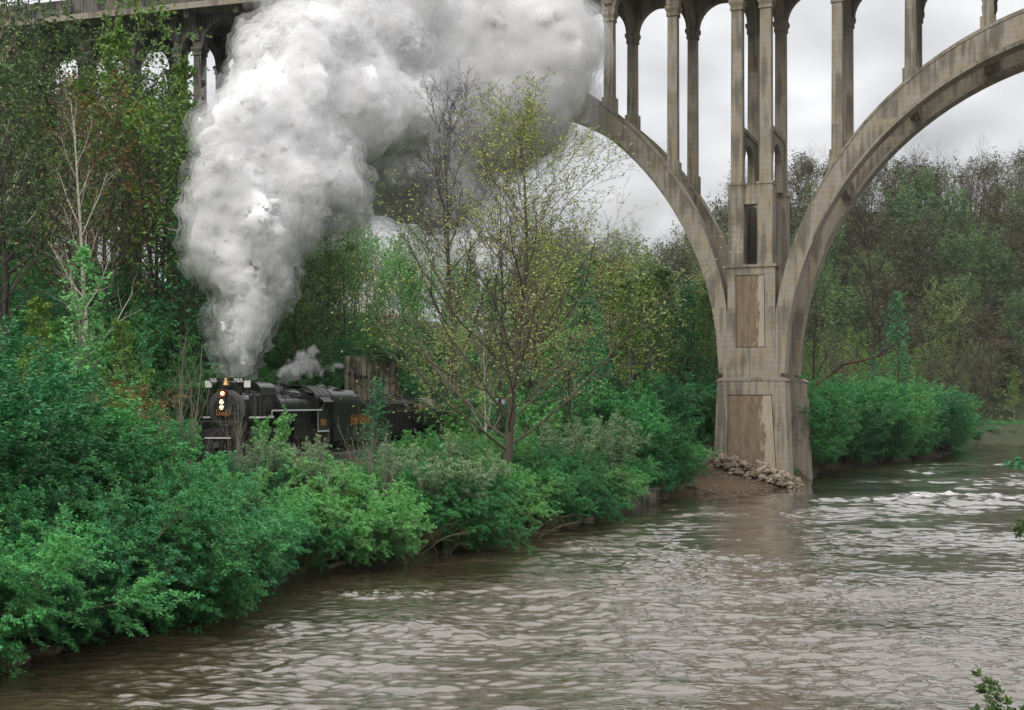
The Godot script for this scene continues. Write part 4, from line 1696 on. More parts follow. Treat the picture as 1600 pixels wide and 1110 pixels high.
func grow_kinds() -> void:
	var bark := flat("grey_bark", lin(0.20, 0.175, 0.145), 0.9)
	var dark_bark := flat("dark_bark", lin(0.052, 0.043, 0.035), 0.9)
	var birch := flat("pale_bark", lin(0.6, 0.58, 0.54), 0.85)
	var bnoise := noise(101, 9.0, 3)
	birch.albedo_texture = grain(101, 128, func(x, y):
		var k: float = 1.0 - 0.6 * smoothstep(0.15, 0.4, bnoise.get_noise_2d(x * 0.6, y * 2.2))
		return Color(k, k * 0.98, k * 0.94))
	birch.uv1_triplanar = true
	birch.uv1_scale = Vector3.ONE * 0.7
	# leaf colours (vertex colours are shares of these)
	var teal := leafy("bush_leaves", lin(0.135, 0.46, 0.15))
	leafy("bush_leaves_fresh", lin(0.21, 0.53, 0.17))
	leafy("bush_leaves_deep", lin(0.075, 0.31, 0.095))
	leafy("bush_leaves_russet", lin(0.33, 0.22, 0.08))
	leafy("silver_leaves", lin(0.35, 0.50, 0.29))
	var olive := leafy("olive_leaves", lin(0.44, 0.52, 0.21))
	var green := leafy("spring_leaves", lin(0.20, 0.34, 0.085))
	var emerald := leafy("emerald_leaves", lin(0.08, 0.32, 0.13))
	var shade_green := leafy("dark_leaves", lin(0.11, 0.18, 0.06))
	var bronze := leafy("bronze_leaves", lin(0.20, 0.12, 0.05))
	var haze := leafy("budding_crown", lin(0.125, 0.135, 0.085))
	var hillgreen := leafy("hill_leaves", lin(0.20, 0.26, 0.10))
	var hillfresh := leafy("hill_fresh_leaves", lin(0.14, 0.25, 0.10))
	var hillbrown := leafy("hill_brown_buds", lin(0.125, 0.11, 0.07))
	var white := [Color(0.82, 0.82, 0.8), Color(0.9, 0.9, 0.72)]
	var hs := shades([Color(0.75, 0.78, 0.72), Color(0.68, 0.78, 0.78), Color(0.85, 0.8, 0.6)], 0.22)

	# river-bank bushes: many arching stems, twigs with small leaves in flat layers
	for v in 5:
		kind("bush%d" % v, {"height": 4.0, "radius": 0.035, "stems": 15, "lean": 0.62, "base": 0.5, "levels": 2, "segs": [6, 4, 3], "wob": [0.1, 0.16, 0.2], "up": [-0.05 if v % 2 else 0.0, -0.02, -0.05], "n": [12, 6], "t0": [0.1, 0.12], "ang": [0.95, 0.8], "lr": [0.34, 0.42], "taper": 0.3, "sides": [5, 3, 3], "cone": 0.35, "leaf_from": 1, "leaves": 29, "leaf_l": 0.09, "leaf_w": 0.038, "spread": 0.085, "layered": 0.75, "sprig": 2, "hues": hs, "bark": Color(0.9, 0.8, 0.65), "twig": Color(0.8, 0.75, 0.55), "tops": 0.85}, 200 + v, bark, teal)
	# tall loose shrub with separate leaves
	kind("shrub", {"height": 4.0, "radius": 0.03, "stems": 9, "lean": 0.3, "base": 0.35, "levels": 2, "segs": [7, 4, 3], "wob": [0.07, 0.15, 0.2], "up": [0.03, 0.06, 0.05], "n": [9, 4], "t0": [0.3, 0.25], "ang": [0.7, 0.7], "lr": [0.26, 0.4], "taper": 0.3, "sides": [4, 3, 3], "cone": 0.5, "leaf_from": 1, "leaves": 6, "leaf_l": 0.17, "leaf_w": 0.09, "spread": 0.06, "sprig": 2, "hues": hs, "tops": 0.95}, 221, bark, teal)
	# bare twiggy shrub
	kind("bare_shrub", {"height": 6.5, "radius": 0.045, "stems": 8, "lean": 0.2, "base": 0.3, "levels": 2, "segs": [8, 5, 3], "wob": [0.06, 0.12, 0.2], "up": [0.02, 0.08, 0.05], "n": [9, 4], "t0": [0.25, 0.25], "ang": [0.55, 0.55], "lr": [0.3, 0.4], "taper": 0.25, "sides": [5, 3, 3], "cone": 0.4, "leaf_from": 2, "leaves": 1, "leaf_l": 0.07, "leaf_w": 0.03, "spread": 0.05, "hues": hs, "bark": Color(1.7, 1.5, 1.1), "twig": Color(1.6, 1.4, 1.0)}, 231, bark, green)
	# dead drooping stems at the waterline
	kind("dead_stems", {"height": 2.6, "radius": 0.022, "stems": 22, "lean": 1.3, "base": 0.5, "levels": 1, "segs": [6, 3], "wob": [0.14, 0.2], "up": [-0.1, -0.05], "n": [4], "t0": [0.3], "ang": [0.6], "lr": [0.35], "taper": 0.3, "sides": [4, 3], "leaf_from": 1, "leaves": 2, "leaf_l": 0.1, "leaf_w": 0.03, "spread": 0.05, "hues": [Color(0.9, 0.55, 0.35), Color(0.7, 0.5, 0.3)], "bark": Color(1.9, 1.1, 0.65), "twig": Color(1.7, 1.0, 0.6), "tops": 0.7}, 235, bark, bronze)
	# slope trees: tall trunk, thin crown of small leaves
	for v in 5:
		var slim := v == 2
		kind("slope%d" % v, {"height": 14.0, "radius": 0.15 if not slim else 0.12, "levels": 3, "segs": [9, 6, 4, 2], "wob": [0.05, 0.13, 0.2, 0.25], "up": [0.03, 0.06, 0.05, 0.0], "n": [22, 6, 4], "t0": [0.28, 0.25, 0.2], "ang": [0.95, 0.75, 0.7], "lr": [0.33 if not slim else 0.2, 0.42, 0.42], "taper": 0.15, "sides": [7, 4, 3, 3], "cone": [0.6, 0.35, 0.8, 0.2, 0.5][v], "round": 0.4, "leaf_from": 2, "leaves": [2, 2, 3, 2, 2][v], "leaf_l": 0.22, "leaf_w": 0.12, "leaf_t0": 0.4, "sprig": 2, "spread": 0.13, "layered": 0.4, "hues": shades([Color(0.8, 0.8, 0.75), Color(0.9, 0.8, 0.5), Color(0.6, 0.8, 0.6)], 0.3)}, 300 + v, [dark_bark, dark_bark, bark, dark_bark, dark_bark][v], [green, shade_green, green, olive, shade_green][v])
	# bare slope tree
	for v in 2:
		kind("bare%d" % v, {"height": 16.0, "radius": 0.2, "levels": 3, "segs": [10, 7, 5, 3], "wob": [0.05, 0.13, 0.2, 0.25], "up": [0.02, 0.08, 0.06, 0.03], "n": [16, 7, 5], "t0": [0.32, 0.25, 0.25], "ang": [0.85, 0.65, 0.6], "lr": [0.36, 0.42, 0.45], "taper": 0.12, "sides": [7, 5, 3, 3], "cone": 0.45, "round": 0.3, "leaf_from": 3, "leaves": 1, "leaf_l": 0.13, "leaf_w": 0.07, "spread": 0.12, "hues": white}, 320 + v, dark_bark, olive)
	# the tall half-leafed tree at the water
	kind("sycamore", {"height": 21.5, "radius": 0.21, "limb": 0.36, "fine": 0.008, "levels": 4, "segs": [14, 9, 6, 4, 2], "wob": [0.05, 0.17, 0.18, 0.2, 0.2], "up": [0.03, 0.085, 0.08, 0.06, 0.02], "n": [44, 10, 6, 3], "t0": [0.13, 0.15, 0.15, 0.15], "ang": [1.0, 0.66, 0.62, 0.6], "lr": [0.47, 0.32, 0.4, 0.45], "taper": 0.08, "sides": [9, 6, 4, 3, 3], "cone": 0.86, "leaf_from": 4, "leaves": 1, "leaf_l": 0.115, "leaf_w": 0.07, "sprig": 2, "leaf_t0": 0.7, "spread": 0.06, "hues": shades([Color(0.85, 0.85, 0.75), Color(0.95, 0.85, 0.5), Color(0.7, 0.85, 0.5)], 0.25), "bark": Color(0.5, 0.47, 0.42), "twig": Color(0.8, 0.76, 0.65)}, 341, bark, olive)
	kind("bare_tall", {"height": 20.0, "radius": 0.2, "fine": 0.013, "levels": 4, "segs": [12, 8, 6, 4, 2], "wob": [0.05, 0.12, 0.18, 0.2, 0.2], "up": [0.02, 0.09, 0.07, 0.05, 0.02], "n": [17, 8, 5, 3], "t0": [0.3, 0.25, 0.2, 0.2], "ang": [0.8, 0.6, 0.6, 0.6], "lr": [0.30, 0.4, 0.42, 0.45], "taper": 0.12, "sides": [8, 5, 4, 3, 3], "cone": 0.5, "leaf_from": 9, "leaves": 0, "leaf_l": 0.1, "leaf_w": 0.05, "spread": 0.1, "hues": white, "bark": Color(1, 0.95, 0.85), "twig": Color(0.55, 0.5, 0.45)}, 342, bark, olive)
	kind("birch", {"height": 19.0, "radius": 0.16, "levels": 3, "segs": [14, 8, 5, 3], "wob": [0.035, 0.1, 0.18, 0.2], "up": [0.01, 0.05, 0.03, 0.0], "n": [20, 6, 4], "t0": [0.18, 0.25, 0.2], "ang": [0.7, 0.6, 0.6], "lr": [0.26, 0.36, 0.4], "taper": 0.12, "sides": [8, 5, 3, 3], "cone": 0.75, "leaf_from": 3, "leaves": 2, "leaf_l": 0.13, "leaf_w": 0.08, "spread": 0.15, "hues": white}, 343, birch, bronze)
	# fresh saplings
	kind("sapling", {"height": 9.0, "radius": 0.07, "levels": 2, "segs": [10, 6, 3], "wob": [0.06, 0.12, 0.2], "up": [0.03, 0.08, 0.03], "n": [26, 6], "t0": [0.15, 0.2], "ang": [0.75, 0.7], "lr": [0.26, 0.36], "taper": 0.15, "sides": [6, 4, 3], "cone": 0.7, "leaf_from": 1, "leaves": 10, "leaf_l": 0.15, "leaf_w": 0.1, "spread": 0.16, "layered": 0.4, "hues": shades([Color(0.8, 0.85, 0.8)], 0.3)}, 351, bark, emerald)
	kind("poplar", {"height": 12.0, "radius": 0.1, "levels": 2, "segs": [10, 6, 3], "wob": [0.03, 0.1, 0.2], "up": [0.02, 0.14, 0.05], "n": [30, 7], "t0": [0.1, 0.15], "ang": [0.85, 0.7], "lr": [0.25, 0.42], "taper": 0.1, "sides": [6, 4, 3], "cone": 0.6, "leaf_from": 1, "leaves": 9, "leaf_l": 0.22, "leaf_w": 0.12, "spread": 0.2, "layered": 0.3, "hues": shades([Color(0.8, 0.85, 0.8)], 0.3)}, 352, dark_bark, emerald)
	# hillside trees far across the river
	for v in 5:
		kind("hill%d" % v, {"height": 18.0, "radius": 0.26, "levels": 3, "segs": [7, 6, 4, 2], "wob": [0.05, 0.14, 0.2, 0.2], "up": [0.02, 0.07, 0.05, 0.0], "n": [15, 6, 4], "t0": [0.32, 0.25, 0.2], "ang": [0.85, 0.7, 0.7], "lr": [0.42, 0.42, 0.42], "taper": 0.2, "sides": [6, 4, 3, 3], "cone": 0.15, "round": 0.65, "leaf_from": 2, "leaves": [9, 5, 7, 11, 1][v], "leaf_l": 0.44, "leaf_w": 0.26, "spread": 0.55, "layered": 0.45, "hues": shades([Color(0.8, 0.8, 0.78), Color(0.85, 0.8, 0.6)], 0.3), "thinnest": 0.012}, 360 + v, dark_bark, [hillgreen, haze, hillbrown, hillfresh, haze][v])
	# small leafy tuft for the undergrowth
	rng.seed = 390
	for v in 2:
		var b := MB.new()
		for k in 150:
			var a := rnd(0, TAU)
			var r := sqrt(rnd(0, 1))
			var p := Vector3(cos(a) * r, rnd(0.05, 0.8) * (1.15 - r), sin(a) * r)
			var o := rdir()
			o.y *= 0.35
			var kk := rnd(0.55, 1.25)
			b.leaf(p, o.normalized(), (Vector3.UP + rdir() * 0.6).normalized(), rnd(0.2, 0.34), rnd(0.1, 0.16), Color(kk * 0.8, kk * 0.82, kk * 0.7))
		for k in 10:
			b.tint = Color(0.35, 0.28, 0.2)
		kinds["tuft%d" % v] = {"leaf": b.mesh()}


func at_ground(x: float, d: float, sink := 0.12) -> Vector3:
	return W(x, ground(x, d) - sink, d)


const ORD := ["first", "second", "third", "fourth", "fifth", "sixth", "seventh", "eighth", "ninth", "tenth", "eleventh", "twelfth", "thirteenth", "fourteenth", "fifteenth", "sixteenth", "seventeenth", "eighteenth", "nineteenth", "twentieth"]


func nth(i: int) -> String:
	if i >= 99:
		return "hundredth" if i == 99 else "hundred-and-" + nth(i - 100)
	if i < 20:
		return ORD[i]
	var tens := ["", "", "twenty", "thirty", "forty", "fifty", "sixty", "seventy", "eighty", "ninety"]
	var t: int = (i + 1) / 10
	var u: int = (i + 1) % 10
	if u == 0:
		return tens[t].trim_suffix("y") + "ieth"
	return "%s-%s" % [tens[t], ORD[u - 1]]


var tallies := {}


func tally(key: String) -> String:
	tallies[key] = tallies.get(key, -1) + 1
	return nth(tallies[key])


func seen_u(p: Vector3) -> float:
	return 800.0 + 1931.0 * p.x / maxf(1.0, -p.z)


# scatter in a rectangle with a least spacing, where the rule allows it; sorted from left to right as seen from the river
func scatter(x0: float, x1: float, d0: float, d1: float, gap: float, tries: int, rule: Callable) -> Array:
	var out: Array[Vector2] = []
	for i in tries:
		var p := Vector2(rnd(x0, x1), rnd(d0, d1))
		if not rule.call(p):
			continue
		var ok := true
		for q in out:
			if q.distance_squared_to(p) < gap * gap:
				ok = false
				break
		if ok:
			out.append(p)
	out.sort_custom(func(a, b): return a.x / a.y < b.x / b.y)
	return out


func framed(p: Vector2, edge := 0.0) -> bool:
	return absf(p.x) < p.y * (0.416 + edge) + 2.0


func away_from_bridge(p: Vector2, r: float) -> bool:
	# the pier and the rows of columns
	var q := (p - Vector2(20.15, 104.3)).rotated(deg_to_rad(22))
	return not (q.x > -7.0 and q.x < 7.0 and q.y > -8.0 - r and q.y < 9.0 + r) and not (q.x < -54.0 and q.x > -110 and absf(q.y - 4.0) < 3.2 + r * 0.3)


func clear_of_track(p: Vector2, r: float) -> bool:
	return absf(side_of(track, p)) > r


func set_plants() -> void:
	var M := mats
	leafy("slope_ivy", lin(0.17, 0.48, 0.15))
	rng.seed = 900
	# --- bushes along the near bank, in three rows
	var looks := [["teal-green", "bush_leaves"], ["fresh light green", "bush_leaves_fresh"], ["emerald", "emerald_leaves"], ["deep green", "bush_leaves_deep"], ["teal-green", "bush_leaves"], ["fresh light green", "bush_leaves_fresh"]]
	var rows := [
		{"off": 0.75, "h": 2.7, "step": 2.1, "name": "at the water's edge", "group": "bushes along the water's edge"},
		{"off": 4.2, "h": 4.0, "step": 2.9, "name": "halfway up the bank", "group": "bushes halfway up the river bank"},
		{"off": 7.6, "h": 3.9, "step": 3.0, "name": "along the top of the bank", "group": "bushes along the top of the river bank"},
	]
	for r in rows.size():
		var spots := []
		for i in range(2, 10):
			var a: Vector2 = bank[i]
			var e: Vector2 = bank[i + 1] - a
			var inland := Vector2(-e.y, e.x).normalized()
			var n := int(ceil(e.length() / rows[r].step))
			for k in n:
				var p: Vector2 = a + e * ((k + rnd(0.2, 0.8)) / n) + inland * (rows[r].off + rnd(-0.7, 0.7))
				if p.y > 27 and p.y < 86 and framed(p, 0.03) and clear_of_track(p, 3.6):
					spots.append(p)
		spots.sort_custom(func(a, b): return a.x / a.y < b.x / b.y)
		for i in spots.size():
			var p: Vector2 = spots[i]
			var u := 800 + 1931 * p.x / p.y
			var tall: float = rows[r].h * rnd(0.85, 1.2)
			var g := ground(p.x, p.y)
			# the bushes before the locomotive stay below its running gear, those at the left stand higher
			var top := 9.0
			for q in [[-200, 7.6], [40, 6.6], [130, 5.8], [215, 4.5], [290, 4.3], [330, 4.5], [420, 4.1], [480, 4.1], [560, 4.3], [640, 5.3], [720, 5.4], [800, 5.2], [900, 5.2], [1000, 5.2]]:
				if u >= q[0]:
					top = q[1] - (0.5 if r == 0 else 0.0)
			top += (p.y - 45) * -0.012
			tall = minf(tall * (1.35 if u < 260 else 1.0), (top - g) * rnd(0.78, 1.04))
			if tall < 1.0:
				tall = 1.0
			var lk: Array = looks[rng.randi() % looks.size()]
			if u < 330 and lk[1] == "bush_leaves_fresh":
				lk = looks[[2, 4, 3][i % 3]]
			if u > 10 and u < 215 and (r == 2 and i % 2 == 0 or r == 1 and i % 4 == 1):
				lk = ["russet-tinged", "bush_leaves_russet"]
			var form := "shrub" if r > 0 and rnd(0, 1) < 0.22 else "bush%d" % (rng.randi() % 5)
			var bush := plant("bush", form, "%s bush, %s such from the left, %s" % [lk[0], tally(lk[0] + rows[r].name), rows[r].name], "bush", at_ground(p.x, p.y, 0.2), tall, rnd(0, TAU), rows[r].group, rnd(1.0, 1.3), M[lk[1]])
			if r == 0:
				bush.basis = Basis(Vector3.UP.cross(Vector3(0.86, 0, 0.5)).normalized(), 0.42) * bush.basis
	# --- single shrubs one can pick out on the bank
	plant("silver_shrub", "bush1", "silvery pale shrub leaning over the river right of the reddish dead stems", "bush", at_ground(-3.3, 58.0), 3.4, 0.4, "", 1.15, M["silver_leaves"])
	plant("silver_shrub", "bush3", "silvery pale shrub in the middle of the bank below the tender", "bush", at_ground(-9.6, 53.0), 2.5, 2.0, "", 1.2, M["silver_leaves"])
	plant("silver_shrub", "bush0", "greyish-green feathery shrub at the water right of the central tree", "bush", at_ground(4.2, 75.5), 4.4, 1.0, "", 1.1, M["silver_leaves"])
	plant("leafy_shrub", "shrub", "loose shrub with distinct round leaves in front of the locomotive cylinders", "bush", at_ground(-11.0, 56.5), 3.5, 0.0, "", 0.75, M["bush_leaves_fresh"])
	plant("leafy_shrub", "shrub", "loose leafy shrub just left of the locomotive pilot", "bush", at_ground(-16.6, 62.0), 3.0, 1.7, "", 1.0, M["bush_leaves"])
	plant("upright_sapling", "poplar", "upright bright green sapling standing before the tender and the dark car", "tree", at_ground(-7.0, 63.5), 4.9, 0.7, "", 1.5, M["emerald_leaves"])
	plant("bare_shrub", "bare_shrub", "tall bare straw-coloured shrub rising left of the locomotive", "bush", at_ground(-12.1, 45.0), 7.2, 0.0)
	plant("bare_shrub", "bare_shrub", "smaller bare twiggy shrub on the left bank above the water's edge", "bush", at_ground(-9.8, 43.2), 3.9, 2.3, "", 1.3)
	var dead := [[-10.2, 41.8, 1.9, "pale dead stems drooping to the water under the left bushes"], [-8.6, 48.0, 1.5, "dead brown stems at the waterline below the bushes left of centre"], [-4.5, 53.6, 2.2, "reddish-brown dead stems at the waterline below the silvery shrub"], [-3.2, 55.6, 2.0, "reddish dead stems beside the silvery leaning shrub"], [0.6, 62.0, 2.0, "bare drooping stems at the foot of the central tree"], [9.2, 85.6, 1.8, "dry brown stems on the sand between the concrete block and the pier"]]
	for q in dead:
		plant("dead_stems", "dead_stems", q[3], "dead shrub", at_ground(q[0], q[1], 0.0), q[2], rnd(0, TAU))
	for i in 26:
		var k := 3 + i / 4
		var p: Vector2 = bank[mini(k, 10)].lerp(bank[mini(k + 1, 11)], (i % 4 + rnd(0.1, 0.9)) / 4.0) + Vector2(rnd(-0.9, -0.1), rnd(0, 0.4))
		if p.y < 34 or p.y > 92:
			continue
		plant("dead_stems", "dead_stems", "tuft of dead brown stems hanging over the waterline, %s from the left" % tally("edge"), "dead shrub", at_ground(p.x, p.y, 0.0), rnd(0.9, 1.9), rnd(0, TAU), "dead stems along the waterline")
	for i in 9:
		var u: float = [-17.2, -13.4, -11.0, -8.3, -6.9, -5.6, -2.4, 2.0, -14.6][i]
		var d: float = [43, 39, 50, 52, 57, 55, 62, 74, 47][i]
		plant("bare_shrub", "bare_shrub", "bare straw-coloured twigs sticking out of the bank bushes, %s of them from the left" % nth([0, 2, 3, 5, 4, 6, 7, 8, 1][i]), "bush", at_ground(u, d), rnd(3.6, 5.0), rnd(0, TAU), "bare twigs among the bank bushes")
	var logs := [[-12.0, 36.6, 2.6, 0.5, "grey driftwood log at the waterline in the lower left"], [-6.9, 50.2, 2.0, 1.1, "driftwood branch lying at the water left of the reddish stems"], [8.9, 86.3, 2.4, 0.4, "driftwood log on the sand right of the low concrete block"], [13.6, 94.0, 1.6, 2.2, "short driftwood log on the sand below the rocks"]]
	for q in logs:
		var b := MB.new()
		var n: float = q[2]
		b.tint = Color(0.8, 0.7, 0.6)
		b.tube(PackedVector3Array([Vector3(-n / 2, 0, 0), Vector3(-n / 5, 0.12, 0.1), Vector3(n / 5, 0.05, -0.08), Vector3(n / 2, 0.2, 0.05)]), PackedFloat32Array([0.09, 0.12, 0.1, 0.03]), 7, true)
		b.tube(PackedVector3Array([Vector3(n / 6, 0.05, 0), Vector3(n / 3, 0.45, 0.25), Vector3(n / 2.2, 0.55, 0.5)]), PackedFloat32Array([0.05, 0.04, 0.015]), 5)
		var o := obj("driftwood", b, M["grey_bark"])
		o.position = W(q[0], maxf(0.05, ground(q[0], q[1]) + 0.08), q[1])
		o.rotation.y = q[3]
		tag(o, q[4], "driftwood")
	# bushes beside the sandy foot of the bank
	var mid := [[9.4, 88.0, 4.4, "bush_leaves_deep", "deep green rounded bush above the sandy bank left of the pier"], [11.3, 92.0, 3.8, "bush_leaves", "teal bush above the rock heap left of the pier"], [7.4, 85.4, 4.8, "bush_leaves", "tall teal bush above the low concrete block"], [12.9, 98.5, 3.0, "bush_leaves_deep", "bush touching the left side of the rock heap"], [11.9, 106.0, 5.2, "emerald_leaves", "tall emerald bush behind the rock heap"], [9.6, 99.0, 6.2, "emerald_leaves", "emerald bush halfway between central tree and pier"], [5.4, 92.0, 6.0, "bush_leaves", "teal bush behind the greyish feathery shrub"]]
	for i in mid.size():
		var q: Array = mid[i]
		plant("bush", "bush%d" % (i % 5), q[4], "bush", at_ground(q[0], q[1]), q[2], i * 1.1, "", 1.15, M[q[3]])

	# bright growth on the cutting above the train
	var cut := [[-17.4, 118.0, 5.0, "tall emerald bush on the cutting behind the cab"], [-9.4, 119.5, 4.6, "emerald bush on the cutting right of the pile wall"], [-14.2, 123.0, 5.5, "large emerald bush on the slope above the pile wall"], [-10.5, 126.0, 5.2, "emerald bush on the slope above the ribbed car"], [-6.4, 128.5, 5.0, "emerald bush above the first carriage roof"]]
	for i in cut.size():
		var q: Array = cut[i]
		plant("slope_shrub", "bush%d" % (i % 5), q[3], "bush", at_ground(q[0], q[1]), q[2], i * 0.9, "", 1.3, M["emerald_leaves" if i % 2 else "bush_leaves"])
	# growth that half hides the carriages and the pile wall
	var veil := [[-2.6, 73.5, 4.6, "bush_leaves_fresh", "light green loose shrub before the carriages, left of the central trunk"], [1.6, 78.0, 4.6, "bush_leaves_fresh", "light green loose shrub right of the central trunk"]]
	for i in veil.size():
		var q: Array = veil[i]
		plant("loose_shrub", "shrub", q[4], "bush", at_ground(q[0], q[1]), q[2], i * 1.3, "", 1.15, M[q[3]])
	plant("wall_shrub", "bush2", "bright green shrub growing over the right end of the pile wall", "bush", W(-11.6, 10.2, 116.2), 2.6, 0.5, "", 1.4, M["bush_leaves_fresh"])
	plant("wall_shrub", "shrub", "loose leafy shrub in front of the right piles", "bush", at_ground(-11.4, 114.2), 4.2, 0.5, "", 1.2, M["bush_leaves_fresh"])
	# --- trees one can point at
	plant("central_tree", "sycamore", "tall half-leafed olive tree standing at the water in the middle", "tree", at_ground(-0.4, 65.0), 19.6, 2.1, "", 1.42)
	plant("bare_tree", "bare_tall", "tall bare pale-trunked tree just left of the central olive tree", "tree", at_ground(-3.4, 78.0), 21.5, 0.4, "", 1.05, null, M["dark_bark"])
	plant("bare_tree", "bare_tall", "bare grey tree close behind the central olive tree", "tree", at_ground(-0.9, 84.0), 19.0, 2.9, "", 0.9, null, M["dark_bark"])
	plant("white_trunk_tree", "birch", "slim white-trunked tree on the dark slope at the left", "tree", at_ground(-23.6, 69.0), 20.0, 1.0)
	plant("white_trunk_tree", "birch", "white-trunked sapling beside the foot of the central tree", "tree", at_ground(-1.6, 70.0), 9.0, 2.0, "", 0.8)
	plant("white_trunk_tree", "birch", "white-trunked tree behind the carriages left of the central tree", "tree", at_ground(-7.4, 140.0), 19.0, 2.6)
	plant("bright_sapling", "sapling", "light-leafed bright green sapling at the left edge above the bank", "tree", at_ground(-17.6, 49.0), 9.3, 0.3, "", 1.25, M["bush_leaves_fresh"])
	plant("emerald_tree", "poplar", "emerald ivy-green tree on the slope left of the steam column", "tree", at_ground(-22.2, 83.0), 15.0, 0.9, "", 1.3, M["emerald_leaves"])
	plant("bronze_tree", "slope3", "bronze-leafed tree beside the white trunk on the left slope", "tree", at_ground(-27.0, 82.0), 17.5, 0.9, "", 1.0, M["bronze_leaves"])
	plant("low_branch_tree", "slope0", "olive-leafed spreading low tree left of the central trunk", "tree", at_ground(-4.2, 72.0), 8.0, 0.9, "", 1.3, M["olive_leaves"])
	plant("low_branch_tree", "slope4", "light green low tree right of the central trunk", "tree", at_ground(3.8, 82.0), 9.0, 2.9, "", 1.2, M["bush_leaves_fresh"])
	plant("emerald_tree", "poplar", "narrow emerald tree close to the left side of the pier", "tree", at_ground(16.9, 118.0), 14.5, 0.9, "", 1.25, M["emerald_leaves"])
	plant("dark_bare_tree", "bare_tall", "large dark bare tree on the far bank right of the pier", "tree", at_ground(50.5, 172.0), 29.0, 1.9, "", 1.0, null, M["dark_bark"])
	plant("dark_bare_tree", "bare0", "crooked dark bare tree close to the right side of the pier", "tree", at_ground(33.5, 136.0), 17.0, 0.2, "", 1.0)
	plant("emerald_tree", "sapling", "bright emerald spreading tree over the water right of the pier", "tree", at_ground(43.5, 152.0), 9.5, 0.2, "", 1.5, M["emerald_leaves"])
	plant("emerald_tree", "poplar", "tall emerald tree right of the dark bare tree across the river", "tree", at_ground(53.5, 170.0), 18.0, 1.2, "", 1.1, M["emerald_leaves"])

	# --- bushes on the bank beyond the pier
	var beyond := []
	for i in range(13, 21):
		var a: Vector2 = bank[i]
		var e: Vector2 = bank[i + 1] - a
		var inland := Vector2(-e.y, e.x).normalized()
		var n := int(ceil(e.length() / 4.0))
		for k in n:
			for off in [0.9, 3.6, 7.2]:
				var p: Vector2 = a + e * ((k + rnd(0.2, 0.8)) / n) + inland * (off + rnd(-0.8, 0.8))
				if p.y < 222 and away_from_bridge(p, 0.0):
					beyond.append(p)
	beyond.sort_custom(func(a, b): return a.x / a.y < b.x / b.y)
	for i in beyond.size():
		var p: Vector2 = beyond[i]
		var lk: String = ["bush_leaves_deep", "emerald_leaves", "bush_leaves", "bush_leaves_fresh"][rng.randi() % 4]
		plant("bush", "bush%d" % (rng.randi() % 5), "%s bush on the bank beyond the pier, %s such from left" % [{"bush_leaves_deep": "deep green", "emerald_leaves": "emerald", "bush_leaves": "teal-green", "bush_leaves_fresh": "light green"}[lk], tally(lk + "beyond")], "bush", at_ground(p.x, p.y, 0.2), rnd(4.2, 6.6) if p.y < 204 else rnd(1.4, 2.6), rnd(0, TAU), "bushes on the bank beyond the pier", rnd(1.0, 1.3), M[lk])

	# --- the dark slope at the left, behind the line
	var slope := scatter(-66, -19, 56, 158, 4.6, 1100, func(p): return framed(p, 0.03) and side_of(track, p) > 4.6 and away_from_bridge(p, 1.0) and (p.y > 74 or side_of(track, p) > 5.5))
	var mix := [["slope1", "dark-leafed", "dark_leaves"], ["slope0", "spring-green", "spring_leaves"], ["slope4", "dark-leafed", "dark_leaves"], ["slope3", "dark-leafed", "dark_leaves"], ["birch", "white-trunked", ""], ["slope2", "slim spring-green", "spring_leaves"], ["bare1", "bare-branched", ""], ["slope1", "dark-leafed", "dark_leaves"]]
	for i in slope.size():
		var p: Vector2 = slope[i]
		var q: Array = mix[rng.randi() % mix.size()]
		plant("slope_tree", q[0], "%s tree on the wooded slope left of the steam, %s such from the left" % [q[1], tally(q[1] + "on the wooded slope left of the steam")], "tree", at_ground(p.x, p.y), rnd(12.5, 19.0) + (4.5 if p.y > 80 and p.x < -24 else 0.0), rnd(0, TAU), "trees on the slope left of the steam", rnd(0.85, 1.15), M[q[2]] if q[2] else null)
	# tall open trees that screen the approach spans of the viaduct
	var screen := [[-30.5, 96.0, 25.0, "slope0", "spring_leaves"], [-27.0, 102.0, 21.0, "slope2", "spring_leaves"], [-37.0, 95.0, 25.0, "slope0", "dark_leaves"], [-25.5, 111.0, 18.5, "slope2", "olive_leaves"]]
	for i in screen.size():
		var q: Array = screen[i]
		plant("screen_tree", q[3], "tall open tree whose crown screens the upper left viaduct, %s from the left" % nth([1, 2, 0, 3][i]), "tree", at_ground(q[0], q[1]), clampf(q[2] + 13.0 - ground(q[0], q[1]), 12.0, 27.0), i * 1.7, "tall trees before the upper left viaduct", 0.8, M[q[4]])
	# trees between the line and the left bank
	var verge := scatter(-30, -14, 44, 72, 3.0, 200, func(p): return framed(p, 0.03) and side_of(track, p) < -3.2 and side_of(bank, p) > 6.0 and p.x / p.y < -0.29)
	for i in verge.size():
		var p: Vector2 = verge[i]
		plant("young_tree", ["slope2", "sapling"][i % 2], "young leafy tree at the far left between bank and railway, %s there" % nth(i), "tree", at_ground(p.x, p.y), rnd(5.5, 8.0), rnd(0, TAU), "young trees at the far left", 1.1, M[["spring_leaves", "bush_leaves_deep"][i % 2]])
	# --- slope behind the train in the middle
	var middle := scatter(-44, 34, 108, 245, 5.6, 2200, func(p): return framed(p) and side_of(track, p) > 4.8 and away_from_bridge(p, 1.0) and p.x / p.y > -0.21 and not (p.distance_to(Vector2(-13.1, 114)) < 6.5))
